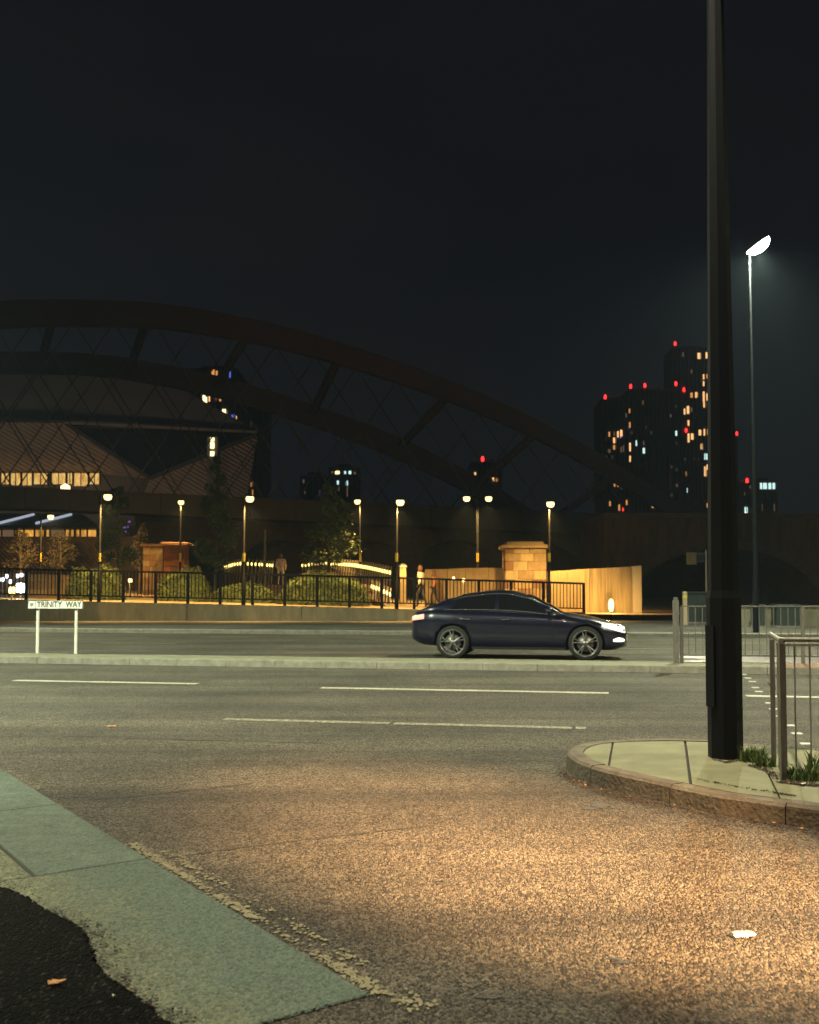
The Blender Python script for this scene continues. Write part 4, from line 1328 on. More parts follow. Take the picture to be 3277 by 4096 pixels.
balustrade([P(900, 2270, 63), P(935, 2258, 62), P(965, 2254, 61.5), P(1040, 2258, 61), P(1090, 2262, 60)], .26, 'short curved white balustrade with lights ending before the conical tree')
balustrade([P(1210, 2262, 64), P(1260, 2256, 62.5), P(1300, 2254, 61), P(1360, 2256, 58.5), P(1420, 2262, 56), P(1480, 2272, 53), P(1560, 2290, 49.5)], .46, 'long curving white balustrade with a row of lights above the hedge')
balustrade([P(1486, 2345, 47.0), P(1520, 2358, 46.0), P(1560, 2378, 45.0)], .30, 'low white balustrade with lights behind the railing bars', d_h=.6)
fbm = MB()
fbm.slab([P(1205, 2318, 64), P(1300, 2312, 62), P(1420, 2322, 58), P(1560, 2372, 52), P(1560, 2420, 52), P(1205, 2420, 64)], (0, 1.2, 0))
tag(fbm.build('footbridge', M['stone'][3]), 'stone side of the small arched footbridge under the lights', 'bridge')
lp = empty('gate_pillar', (PX(1612, 48), 48, gz(PX(1612, 48), 48)), 'white lit gate pillar where the long balustrade ends', 'pillar')
xg, zg0, zg1 = PX(1612, 48), gz(PX(1612, 48), 48), PZ(2268, 48)
MB().box((xg, 48, (zg0 + zg1) / 2), (.30, .30, zg1 - zg0), ch=.02).build('shaft', M['stone'][2], lp)
MB().lathe([(.20, 0), (.22, .05), (.12, .14), (.001, .18)], (xg, 48, zg1), 'Z', 8).build('cap', M['white_post'], lp)
light('pillar_glow', 'POINT', (xg + .1, 47.5, zg1 - .3), 35, WARM, lp, size=.08)

# ---- people
def person(px, d, zf, ht, face, mats, label, lean=0.0, stride=.22):
    X = PX(px, d)
    k = ht / 1.72
    t = empty('person', (X, d, zf), label, 'person')
    t.rotation_euler = (0, 0, face)
    def skin(name, pts, edges, rad, mat, root=0, sub=1):
        me = bpy.data.meshes.new(name)
        me.from_pydata([Vector(p) * k for p in pts], edges, [])
        o = bpy.data.objects.new(name, me)
        COL.objects.link(o)
        sm = o.modifiers.new('skin', 'SKIN')
        for i, r in enumerate(rad):
            sv = me.skin_vertices[0].data[i] if me.skin_vertices else None
            if sv: sv.radius = (r[0] * k, r[1] * k) if isinstance(r, tuple) else (r * k, r * k)
        if me.skin_vertices: me.skin_vertices[0].data[root].use_root = True
        ss = o.modifiers.new('sub', 'SUBSURF'); ss.levels = sub; ss.render_levels = sub
        bpy.context.view_layer.update()
        dg_ = bpy.context.evaluated_depsgraph_get()
        m2 = bpy.data.meshes.new_from_object(o.evaluated_get(dg_))
        o.modifiers.clear(); o.data = m2
        m2.materials.clear(); m2.materials.append(mat)
        for p in m2.polygons: p.use_smooth = True
        o.parent = t
        return o
    s = stride
    pts = [(0, 0, .94), (0, .0, 1.12), (0, .02, 1.32), (0, .02, 1.44), (0, .04, 1.52), (0, .05, 1.60), (0, .05, 1.68),
           (-.10, 0, .90), (-.11, s * .6, .50), (-.11, s * .5, .09), (-.11, s * .5 + .14, .04),
           (.10, 0, .90), (.11, -s * .3, .50), (.11, -s, .12), (.11, -s + .10, .04),
           (-.19, .01, 1.40), (-.25, -.08, 1.13), (-.24, .06, .90), (-.23, .12, .82),
           (.19, .01, 1.40), (.25, .05, 1.13), (.24, .20, .95), (.23, .27, .90)]
    edges = [(0, 1), (1, 2), (2, 3), (3, 4), (4, 5), (5, 6), (0, 7), (7, 8), (8, 9), (9, 10), (0, 11), (11, 12), (12, 13), (13, 14),
             (2, 15), (15, 16), (16, 17), (17, 18), (2, 19), (19, 20), (20, 21), (21, 22)]
    rad = [(.15, .11), (.14, .10), (.17, .11), .07, .055, .085, .07, .09, .06, .045, .04, .09, .06, .045, .04, .07, .05, .04, .035, .07, .05, .04, .035]
    skin('body', pts, edges, rad, mats[1])
    jp = [(0, 0, .86), (0, .0, 1.12), (0, .02, 1.33), (0, .02, 1.43), (-.20, .01, 1.39), (-.265, -.08, 1.13), (-.25, .05, .93), (.20, .01, 1.39), (.265, .05, 1.13), (.25, .18, .97)]
    skin('jacket', jp, [(0, 1), (1, 2), (2, 3), (2, 4), (4, 5), (5, 6), (2, 7), (7, 8), (8, 9)], [(.185, .14), (.17, .13), (.20, .135), .09, .085, .07, .055, .085, .07, .055], mats[0])
    hd = MB().lathe([(.001, -.125), (.05, -.11), (.075, -.04), (.082, .03), (.06, .09), (.001, .12)], (0, .06 * k, 1.60 * k), 'Z', 12).build('head', M['skin'], None); hd.parent = t
    nose = MB().lathe([(.001, -.02), (.013, -.015), (.012, .01), (.001, .025)], (0, .145 * k, 1.59 * k), 'Z', 6).build('nose', M['skin'], None); nose.parent = t
    hr = MB().lathe([(.105, -.13), (.105, -.02), (.098, .05), (.07, .11), (.001, .14)], (0, .035 * k, 1.615 * k), 'Z', 12).build('hair', M['hair'], None); hr.parent = t
    return t
zB = gz(PX(1690, 45.5), 45.5)
person(1685, 45.5, zB, PZ(2262, 45.5) - zB, R(70), (M['cloth_white'], M['cloth_dark']), 'walker in a pale jacket with brown hair behind the railing')
person(1738, 47.0, gz(PX(1738, 47), 47), PZ(2284, 47) - gz(PX(1738, 47), 47), R(80), (M['cloth_rust'], M['cloth_dark']), 'shorter walker in a rust jacket behind the pale jacketed one')
zA = 1.9
person(1124, 55, PZ(2216, 55) - 1.72, 1.72, R(200), (M['cloth_cream'], M['cloth_white']), 'person in cream clothes standing above the hedge by the footbridge')
stp = tag(MB().box((PX(1124, 55), 55.2, (PZ(2216, 55) - 1.72 + gz(PX(1124, 55), 55)) / 2), (1.6, 1.4, PZ(2216, 55) - 1.72 - gz(PX(1124, 55), 55)), ch=.03).build('stone_plinth', M['stone'][1]), 'stone plinth under the person in cream clothes', 'plinth')

# ---- vegetation
def leaves(n, pts_fn, size, rr):
    mb = MB()
    for i in range(n):
        p = pts_fn()
        a = Vector((rr.gauss(0, 1), rr.gauss(0, 1), rr.gauss(0, 1))).normalized()
        b = a.cross(Vector((rr.gauss(0, 1), rr.gauss(0, 1), rr.gauss(0, 1)))).normalized()
        s = size * rr.uniform(.6, 1.35)
        mb.add([p - a * s, p - b * s * .45, p + a * s, p + b * s * .45], [(0, 1, 2, 3)])
    return mb
def tree(px, d, top, bot, wpx, label, seed, n=4200, mat='leaf', cone=.5, size=.085, sparse=False):
    rr = random.Random(seed)
    X = PX(px, d)
    zb, z0, z1 = gz(X, d), PZ(bot, d), PZ(top, d)
    rw_ = wpx / 2 / FPX * d
    t = empty('tree', (X, d, zb), label, 'tree')
    tk = MB()
    tk.tube([(X, d, zb - .05), (X + .03, d, z0), (X + rr.uniform(-.1, .1), d, (z0 + z1) / 2), (X, d, z1 - .3)], [.10, .07, .045, .015], 7)
    cl = []
    nc = 26
    for i in range(nc):
        f = (i + .5) / nc
        z = z0 + (z1 - z0) * f
        rad = rw_ * (1 - f) ** cone * min(1, .55 + f * 2.5)
        a = rr.uniform(0, 6.28)
        r = rad * rr.uniform(.35, .9)
        c = Vector((X + math.cos(a) * r, d + math.sin(a) * r, z + rr.uniform(-.1, .1)))
        cl.append((c, max(.18, rad * rr.uniform(.35, .6))))
        st_ = Vector((X, d, max(zb + .4, z - r * .9)))
        tk.tube([st_, (st_ + c) / 2 + Vector((0, 0, .08)), c], [.022, .015, .006], 4)
    tk.build('trunk', M['bark'], t)
    def pt():
        c, r = rr.choice(cl)
        q = Vector((rr.gauss(0, 1), rr.gauss(0, 1), rr.gauss(0, .8)))
        q = q.normalized() * r * (rr.random() ** .45) * (1.25 if rr.random() < .12 else 1)
        return c + q
    leaves(n, pt, size, rr).build('crown', M[mat], t, fix=False)
    return t
tree(472, 50, 1950, 2250, 150, 'leafy green tree beside the lamp pole above the round hedge', 1, 4500, cone=.35)
tree(862, 52, 1830, 2255, 210, 'tall conical green tree beside the lamp at the railing', 2, 6000, cone=.75)
tree(1315, 54, 1940, 2258, 235, 'broad dark green tree behind the curving lit balustrade', 3, 6000, cone=.5)
tree(560, 60, 2100, 2270, 110, 'small brown leaved tree left of the brick pier', 4, 1500, 'leaf_brown', .4, .07)
tree(80, 60, 2120, 2270, 170, 'twiggy brown shrub tree before the terrace wall under the shop strip', 5, 1500, 'leaf_brown', .4, .06)
tree(240, 62, 2125, 2275, 150, 'second twiggy brown shrub tree before the terrace wall', 6, 1300, 'leaf_brown', .4, .06)
def hedge(p0, p1, top, d, depth, label, seed, n=3600, bumps=3):
    rr = random.Random(seed)
    xa, xb = PX(p0, d), PX(p1, d)
    zb, zt2 = gz((xa + xb) / 2, d), PZ(top, d)
    t = empty('hedge', ((xa + xb) / 2, d, zb), label, 'hedge')
    def pt():
        u = rr.random(); v = rr.uniform(-1, 1)
        e = (1 - abs(2 * u - 1) ** 4) ** .5
        h = (zt2 - zb) * (e * .9 + .1 * math.sin(u * 9 + seed)) * (1 - .25 * v * v) * (1 + .22 * pnoise(Vector((u * 11, v * 2.5, seed * 7.3))) + (.10 * rr.random() if rr.random() < .10 else 0))
        q = rr.random()
        if q < .5: z = zb + h * (1 - abs(rr.gauss(0, .04))); y = d + depth * v
        else: z = zb + h * rr.random(); y = d + depth * (-1 if q < .9 else 1) * (1 - abs(rr.gauss(0, .08))) * (.6 + .4 * e)
        return Vector((xa + (xb - xa) * u, y, z))
    leaves(n, pt, .055, rr).build('foliage', M['hedge'], t, fix=False)
    core = MB()
    k = 14
    vs, fs = [], []
    for i in range(k + 1):
        u = i / k
        e = max(.12, (1 - abs(2 * u - 1) ** 4) ** .5)
        X = xa + .06 + (xb - xa - .12) * u
        h = (zt2 - zb) * e * .88
        for y, z in ((-.85, 0), (-.85, .75), (-.5, .93), (.5, .93), (.85, .75), (.85, 0)):
            vs.append((X, d + depth * y * (.6 + .4 * e), zb + h * z))
    for i in range(k):
        for j in range(5):
            fs.append((i * 6 + j, i * 6 + j + 1, (i + 1) * 6 + j + 1, (i + 1) * 6 + j))
    fs += [(0, 1, 2, 3, 4, 5), tuple(k * 6 + j for j in range(6))]
    core.add(vs, fs).build('twigs', M['leaf'], t)
hedge(285, 490, 2256, 45.5, .9, 'rounded clipped hedge by the lamp behind the left railing bays', 1)
hedge(640, 840, 2268, 46.0, .8, 'low clipped hedge in front of the brick pier', 2)
hedge(850, 1110, 2330, 46.0, .6, 'low dark planting between the brick pier hedge and the long hedge', 3, 2600)
hedge(1112, 1480, 2288, 45.0, .9, 'long clipped hedge behind the railing below the lit balustrade', 4, 5600)

# ---- slim pole and canopy beam behind the conical tree
sp_ = empty('flag_pole', (PX(1060, 53), 53, gz(PX(1060, 53), 53)), 'slim bare pale pole standing beside the short balustrade', 'pole')
MB().tube([(PX(1060, 53), 53, gz(PX(1060, 53), 53)), (PX(1060, 53), 53, PZ(2122, 53))], [.07, .06], 8).build('shaft', M['galv_old'], sp_)
MB().lathe([(.07, 0), (.075, .03), (.03, .07), (.001, .08)], (PX(1060, 53), 53, PZ(2122, 53)), 'Z', 8).build('cap', M['galv_old'], sp_)

# ================================================================ RIGHT SIDE BEYOND THE MEDIAN
rsg = empty('road_sign', (PX(2826, 41), 41, .125), 'sign post with two small boards seen from behind beside the octagonal column', 'road sign')
MB().tube([(PX(2826, 41), 41, .12), (PX(2826, 41), 41, PZ(2200, 41))], .038, 8).build('post', M['galv'], rsg)
MB().box((PX(2765, 41), 40.94, PZ(2234, 41)), (.40, .02, .50)).build('board', M['stone'][1], rsg)
MB().box((PX(2804, 41), 41.04, PZ(2226, 41)), (.32, .02, .36)).build('board', M['cabinet'], rsg)
MB().box((PX(2790, 41), 41.0, PZ(2216, 41)), (.85, .03, .03)).build('bracket', M['galv_old'], rsg)
MB().box((PX(2790, 41), 41.0, PZ(2246, 41)), (.85, .03, .03)).build('bracket', M['galv_old'], rsg)
def cabinet(xa, xb, ya, yb, d, label, mat='cabinet'):
    z0, z1 = .125, PZ(ya, d)
    X = PX((xa + xb) / 2, d); wd = PX(xb, d) - PX(xa, d)
    t = empty('utility_cabinet', (X, d, z0), label, 'cabinet', 'roadside cabinets on the far pavement')
    MB().box((X, d + .25, (z0 + z1) / 2 + .03), (wd, .5, z1 - z0 - .06)).build('cabinet_body', M[mat], t)
    for sg in (-1, 1):
        MB().box((X + sg * wd * .245, d - .012, (z0 + z1) / 2), (wd * .46, .02, (z1 - z0) * .82)).build('door', M[mat], t)
    MB().box((X, d + .24, z1 + .02), (wd + .06, .58, .06), ch=.02).build('lid', M[mat], t)
    MB().box((X, d + .25, z0 + .03), (wd + .04, .54, .08)).build('plinth', M['kerb'], t)
cabinet(2748, 2826, 2372, 2440, 38.5, 'teal grey roadside cabinet in front of the road sign post')
cabinet(3020, 3056, 2424, 2510, 34.2, 'narrow dark roadside cabinet set between two runs of low wall')
cabinet(3104, 3196, 2424, 2510, 34.2, 'wide dark roadside cabinet set between two runs of low wall')
mk = empty('marker_post', (PX(2738, 37), 37, .125), 'orange lit upright marker post beside the teal grey cabinet', 'post')
MB().box((PX(2738, 37), 37, (.125 + PZ(2366, 37)) / 2), (.14, .14, PZ(2366, 37) - .125), ch=.03).build('shaft', M['smooth_conc'], mk)
MB().box((PX(2738, 37), 36.96, PZ(2388, 37)), (.145, .08, .10)).build('reflector', M['yellow_band'], mk)
lows = empty('low_wall', (PX(3150, 35), 35, .125), 'low olive concrete wall in runs between the dark roadside cabinets', 'wall')
for a, b in ((2900, 3018), (3058, 3102), (3198, 3330), (3333, 3480)):
    xa, xb = PX(a, 35), PX(b, 35)
    MB().box(((xa + xb) / 2, 35.15, (.12 + PZ(2428, 35)) / 2), (xb - xa, .3, PZ(2428, 35) - .12)).build('wall_panel', M['concrete'], lows)
    MB().box(((xa + xb) / 2, 35.15, PZ(2428, 35) + .02), (xb - xa + .02, .36, .05), ch=.01).build('coping', M['kerb'], lows)

# ---- tall LED street lamp at the right
LD = 30.0
lx = PX(3022, LD); lz = PZ(995, LD)
led = empty('street_lamp', (lx, LD, .0), 'tall slim street lamp with one brilliant white lantern beyond the octagonal column', 'street lamp', 'tall white street lamps')
MB().tube([(lx, LD, 0), (lx, LD, 1.4), (lx, LD, 1.5), (lx - .05, LD, lz + .02)], [.095, .095, .07, .038], 12).build('pole', M['column'], led)
def lantern(t, base, tilt, yaw, sc=1.0):
    m3 = Matrix.Rotation(yaw, 3, 'Z') @ Matrix.Rotation(tilt, 3, 'Y')
    b = Vector(base)
    def ell(name, off, rx, ry, rz, mat, lo, hi):
        vs, fs = [], []
        n, k = 18, 6
        for j in range(k + 1):
            ph = lo + (hi - lo) * j / k
            for i in range(n):
                a = 2 * math.pi * i / n
                vs.append(b + m3 @ (Vector(off) + Vector((math.cos(a) * math.cos(ph) * rx, math.sin(a) * math.cos(ph) * ry, math.sin(ph) * rz)) * sc))
        for j in range(k):
            for i in range(n):
                fs.append((j * n + i, j * n + (i + 1) % n, (j + 1) * n + (i + 1) % n, (j + 1) * n + i))
        fs.append(tuple(range(n))); fs.append(tuple(range(k * n, k * n + n)))
        return MB().add(vs, fs, True).build(name, mat, t)
    hs = ell('lantern_housing', (0.02, 0, .03), .40, .17, .10, M['galv_old'], 0.0, 1.5)
    ell('lantern_lens', (0.02, 0, .02), .42, .21, .25, M['e_led'], -1.5, -0.02)
lantern(led, P(3030, 982, LD), R(-36), R(0), 1.0)
light('lantern_light', 'SPOT', P(3030, 982, LD - .1) - Vector((0, .05, .2)), 17000, LEDC, led, target=(lx - 3, LD - 3, 0), angle=140, blend=1.0, size=.15)
# unseen lamps added outside the picture to give the road its light
def led_post(x, y, tx_, ty_, label, power, col=LEDC, h=10.5, ang=130):
    t = empty('street_lamp', (x, y, 0), label, 'street lamp', 'tall white street lamps')
    MB().tube([(x, y, 0), (x, y, 1.4), (x, y, 1.5), (x, y, h)], [.095, .095, .07, .038], 12).build('pole', M['galv_old'], t)
    yaw = math.atan2(ty_ - y, tx_ - x)
    lantern(t, (x + .3 * math.cos(yaw), y + .3 * math.sin(yaw), h), R(-8), yaw, .8)
    light('lantern_light', 'SPOT', (x + .3 * math.cos(yaw), y + .3 * math.sin(yaw), h - .25), power, col, t, target=(tx_, ty_, 0), angle=ang, blend=1.0, size=.15)
led_post(-10.5, 8.2, -6.0, 17, 'unseen tall white street lamp standing on the near side of the main road', 15500, LEDT, 10.5, 110)
led_post(-17.0, 31.5, -9.0, 27, 'unseen tall white street lamp standing on the far pavement past the nameplate', 10000, LEDC, 10.5, 130)
led_post(13.0, 6.5, 6.0, 15, 'unseen tall white street lamp on the near footway past the guard rail', 7500, (1.0, .93, .62), 10.5, 90)
led_post(-4.6, 3.0, -2.0, 5.2, 'unseen street lamp standing at the back of the flush paved corner', 420, (1.0, .86, .52), 8.0, 70)
led_post(5.4, -1.6, .78, 5.2, 'unseen sodium lamp added to throw the orange pool on the side road', 50000, SODIUM, 5.2, 20.5)  # unseen narrow spot added to shape the orange pool

# ---- masonry railway viaduct with a wide arch, right
vd, dV = empty('railway_viaduct', (PX(2900, 62), 62, .1), 'dark masonry railway viaduct with one wide arch at the road', 'viaduct'), 62.0
cxv, rzv = PX(2900, dV), PX(3285, dV) - PX(2900, dV)
zs_, zc_ = PZ(2430, dV), PZ(2195, dV)
ztop = PZ(2072, dV)
xl, xr = PX(2600, dV), PX(4100, dV)
outer = [(xl, 0.1), (xl, ztop), (xr, ztop), (xr, 0.1), (cxv + rzv, 0.1)]
arc = []
for k in range(25):
    a = math.pi * k / 24
    arc.append((cxv + rzv * math.cos(a), max(0.1, zs_) + (zc_ - zs_) * math.sin(a)))
left_x = cxv - rzv
vs, fs = [], []
# spandrel wall as strips
cols_ = [xl if False else min(xl, left_x - 1.5)] + [p[0] for p in reversed(arc)] + [xr]
bots_ = [0.1] + [p[1] for p in reversed(arc)] + [0.1]
mbv = MB()
def vstrip(xa, za, xb, zb2):
    mbv.slab([(xa, dV, za), (xb, dV, zb2), (xb, dV, ztop), (xa, dV, ztop)], (0, 9, 0))
vstrip(left_x - 1.5, .1, left_x, .1)
ar = list(reversed(arc))
for p, q in zip(ar, ar[1:]): vstrip(p[0], p[1], q[0], q[1])
vstrip(cxv + rzv, .1, xr, .1)
vm = plain('viaduct_stone', (0.10, 0.058, 0.03), (0.04, 0.024, 0.014), .8, .95, bump=.8, bscale=3, stretch=(3, 3, .6))
mbv.build('arch_wall', vm, vd)
for p, q in zip(ar, ar[1:]):
    c0 = Vector((cxv, 0, zs_)); a3 = Vector((p[0], 0, p[1])); b3 = Vector((q[0], 0, q[1]))
    ea, eb = (a3 - c0).normalized() * .55, (b3 - c0).normalized() * .55
    MB().slab([(a3.x, dV - .06, a3.z), (b3.x, dV - .06, b3.z), (b3.x + eb.x, dV - .06, b3.z + eb.z), (a3.x + ea.x, dV - .06, a3.z + ea.z)], (0, .2, 0)).build('voussoir', M['brick_dark'], vd)
MB().box(((cols_[0] + xr) / 2, dV + 4.5, ztop + .15), (xr - cols_[0], 9.5, .3)).build('parapet', M['brick_dark'], vd)
light_v = led_post
wv = empty('street_lamp', (PX(3420, 52), 52, .1), 'warm street lamp on the pavement before the viaduct flank', 'street lamp')
MB().tube([(PX(3420, 52), 52, .1), (PX(3420, 52), 52, 6.5)], [.08, .05], 10).build('pole', M['galv_old'], wv)
MB().lathe([(.001, -.12), (.15, -.08), (.2, .05), (.12, .14), (.001, .16)], (PX(3420, 52), 52, 6.6), 'Z', 12).build('lantern_glass', M['e_lantern'], wv)
light('lantern_light', 'SPOT', (PX(3420, 52), 52, 6.35), 260, SODIUM, wv, target=(PX(3480, 62), 62, 2), angle=75, blend=.9)

# ================================================================ RAILWAY ARCH BRIDGE (two steel ribs, crossing hangers)
DA = 76.0
ab = empty('arch_bridge', (PX(350, DA), DA, 5.0), 'huge dark steel network arch railway bridge spanning above the plaza', 'bridge')
fr_px = [(-1500, 1760), (-1000, 1500), (-500, 1320), (0, 1262), (320, 1255), (650, 1268), (1000, 1325), (1300, 1400), (1700, 1530), (2000, 1652), (2300, 1800), (2550, 1950), (2780, 2090)]
def rib(pxs, dfun, thick, name):
    pts = [P(x, y, dfun(x)) for x, y in pxs]
    dense = []
    for i in range(len(pts) - 1):
        p0, p1, p2, p3 = pts[max(i - 1, 0)], pts[i], pts[i + 1], pts[min(i + 2, len(pts) - 1)]
        for k in range(6):
            t = k / 6
            dense.append(.5 * ((2 * p1) + (p2 - p0) * t + (2 * p0 - 5 * p1 + 4 * p2 - p3) * t * t + (3 * p1 - p0 - 3 * p2 + p3) * t ** 3))
    dense.append(pts[-1])
    vs, fs = [], []
    for i, p in enumerate(dense):
        t = (dense[min(i + 1, len(dense) - 1)] - dense[max(i - 1, 0)]).normalized()
        nrm = Vector((0, 1, 0)); up = nrm.cross(t).normalized()
        if up.z < 0: up = -up
        h = thick * (1 - .45 * max(0, (p.x - pts[4].x) / 48))
        for a, b in ((-1, -.8), (-1, .8), (1, 1), (1, -1)):
            vs.append(p + up * (a * h / 2) + nrm * (b * .6))
    for i in range(len(dense) - 1):
        for k in range(4):
            fs.append((i * 4 + k, i * 4 + (k + 1) % 4, (i + 1) * 4 + (k + 1) % 4, (i + 1) * 4 + k))
    MB().add(vs, fs).build(name, M['corten'], ab)
    return dense
front_rib = rib(fr_px, lambda x: DA, 1.9, 'arch_rib')
rear_rib = [p + Vector((-7.0, 8.0, -2.0)) for p in front_rib]
vs, fs = [], []
for i, p in enumerate(rear_rib):
    t = (rear_rib[min(i + 1, len(rear_rib) - 1)] - rear_rib[max(i - 1, 0)]).normalized()
    up = Vector((0, 1, 0)).cross(t).normalized()
    if up.z < 0: up = -up
    h = 1.7 * (1 - .45 * max(0, p.x / 30))
    for a, b in ((-1, -.8), (-1, .8), (1, 1), (1, -1)):
        vs.append(p + up * (a * h / 2) + Vector((0, b * .6, 0)))
for i in range(len(rear_rib) - 1):
    for k in range(4):
        fs.append((i * 4 + k, i * 4 + (k + 1) % 4, (i + 1) * 4 + (k + 1) % 4, (i + 1) * 4 + k))
MB().add(vs, fs).build('arch_rib', M['corten'], ab)
def deck_z(X, d=DA):
    px = X / d * FPX + 1638.5
    return PZ(1948 + max(0, px) * .045, d)
def rib_z(rb, X):
    for p, q in zip(rb, rb[1:]):
        if p.x <= X <= q.x: return p.z + (q.z - p.z) * (X - p.x) / (q.x - p.x)
    return None
for rb, d, dx in ((front_rib, DA, 0), (rear_rib, DA + 8, -7)):
    X = rb[6].x
    lim = rb[-1].x - 5
    k = 0
    while X < lim:
        zt2 = rib_z(rb, X)
        for sg in (-1, 1):
            zb2 = deck_z(X, d)
            run = (zt2 - zb2) * .62 * sg
            X2 = X + run
            if X2 > rb[-1].x - 1: continue
            zb2 = deck_z(X2, d)
            MB().tube([(X, d + sg * .15, zt2 - .7), (X2, d + sg * .15, zb2)], .055, 5).build('hanger', M['cable'], ab)
        X += 3.1 if d == DA else 5.2
        k += 1
for i in range(8, len(front_rib) - 8, 7):
    a, b = front_rib[i], rear_rib[min(i + 3, len(rear_rib) - 1)]
    MB().tube([a, b], .35, 6).build('cross_strut', M['corten'], ab)
# deck girders
xa, xb = PX(-1500, DA), PX(2800, DA)
nseg = 24
for i in range(nseg):
    a = xa + (xb - xa) * i / nseg; b = xa + (xb - xa) * (i + 1) / nseg
    za, zb2 = deck_z(a), deck_z(b)
    hh = 1.6
    MB().slab([(a + .02, DA - .8, za - hh), (b - .02, DA - .8, zb2 - hh), (b - .02, DA - .8, zb2), (a + .02, DA - .8, za)], (0, 3.2, 0)).build('deck_girder', M['girder'], ab)
# ---- long dark viaduct with arches carrying the older line behind the plaza
vb = empty('railway_viaduct', (PX(1500, 92), 92, 1.0), 'long unlit brick viaduct of many arches far behind the plaza', 'viaduct')
xv = PX(540, 92)
zt3 = PZ(2085, 92)
while xv < PX(2700, 92):
    MB().box((xv + .9, 95, zt3 / 2), (1.8, 6, zt3)).build('pier', M['brick_dark'], vb)
    ar2 = [(xv + 1.8 + 3.2 - 3.2 * math.cos(math.pi * k / 12), PZ(2190, 92) - 1.2 + 1.9 * math.sin(math.pi * k / 12)) for k in range(13)]
    m_ = MB()
    for p, q in zip(ar2, ar2[1:]):
        m_.slab([(p[0], 92, p[1]), (q[0], 92, q[1]), (q[0], 92, zt3), (p[0], 92, zt3)], (0, 6, 0))
    m_.build('arch', M['brick_dark'], vb)
    MB().box((xv + 5.0, 97.5, zt3 / 2 - .5), (6.2, .4, zt3 - 1)).build('infill_wall', M['brick_dark'], vb)
    xv += 8.2
MB().box(((PX(540, 92) + xv) / 2, 95, zt3 + .3), (xv - PX(540, 92), 6.4, .6)).build('parapet', M['girder'], vb)

# ================================================================ THEATRE WITH FACETED CLADDING, FAR LEFT
DT = 150.0
th_ = empty('theatre_building', (PX(400, DT), DT, 2.0), 'large faceted theatre clad in pale ribbed panels behind the arch bridge', 'building')
def facet(name, pxs, mat, deps, par=None, thick=.5):
    pts = [P(x, y, d) for (x, y), d in zip(pxs, deps)]
    return MB().slab(pts, (0, thick, 0)).build(name, mat, par or th_)
facet('roof_facet', [(-700, 1690), (-700, 1480), (90, 1472), (420, 1478), (620, 1498), (1030, 1722)], M['roof_grey'], [150, 157, 157, 157, 156.5, 151])
facet('cladding_panel', [(-700, 1678), (-700, 1895), (405, 1895), (600, 1915), (262, 1690)], M['facade'], [150, 151, 151, 150, 150])
facet('cladding_panel', [(1032, 1730), (600, 1918), (560, 2010), (985, 2010)], M['facade'], [151, 150, 150, 150])
facet('glazed_triangle', [(268, 1698), (1012, 1734), (600, 1908)], M['dark_glass'], [150.6, 151.4, 150.6])
def bar(name, a, b, wpx, mat, d=149.6):
    p, q = P(*a, d), P(*b, d)
    dr = (q - p).normalized(); nr_ = dr.cross(Vector((0, 1, 0))).normalized() * (wpx / FPX * d / 2)
    MB().slab([p - nr_, q - nr_, q + nr_, p + nr_], (0, .4, 0)).build(name, mat, th_)
bar('eaves_band', (-700, 1674), (262, 1686), 10, M['girder'])
bar('eaves_band', (250, 1690), (1030, 1728), 9, M['band_grey'])
bar('edge_beam', (262, 1694), (600, 1912), 15, M['girder'])
bar('edge_beam', (1025, 1738), (600, 1912), 15, M['girder'])
MB().box((PX(20, 156), 158, PZ(1950, 156) / 2), (PX(985, 156) - PX(-800, 156), 10, PZ(1700, 156))).build('hall_block', M['tower'], th_)
# lit foyer windows with mullions
rr = random.Random(9)
xw = -60
while xw < 402:
    wv_ = rr.choice((24, 36, 44, 60))
    x2 = min(402, xw + wv_)
    yb = 1936 + rr.uniform(-2, 10)
    a, b, c_, d_ = P(xw, 1893, 149), P(x2, 1893, 149), P(x2, yb, 149), P(xw, yb, 149)
    win = MB().slab([a, b, c_, d_], (0, .2, 0)).build('window', M['interior'], th_)
    for t_ in (0, .5, 1):
        p, q = a.lerp(b, t_), d_.lerp(c_, t_)
        MB().tube([p + Vector((0, -.1, .2)), q + Vector((0, -.1, -.2))], .14 if t_ != .5 else .08, 4).build('mullion', M['girder'], win)
    xw = x2 + rr.choice((2, 3, 4, 12))
pd_ = P(262, 1958, 148)
MB().lathe([(.001, -.9), (.7, -.5), (.7, .5), (.001, .9)], pd_, 'Z', 10).build('pendant_lamp', M['e_yellowwin'], th_)
for px in (-350, 60, 420, 820):
    q = P(px, 2030, 128)
    light('facade_fill_light', 'SPOT', q, 1500, (1.0, .68, .42), th_, target=P(px, 1700, 152), angle=120, blend=.9, size=.4)  # unseen lights added behind the deck to brighten the facade
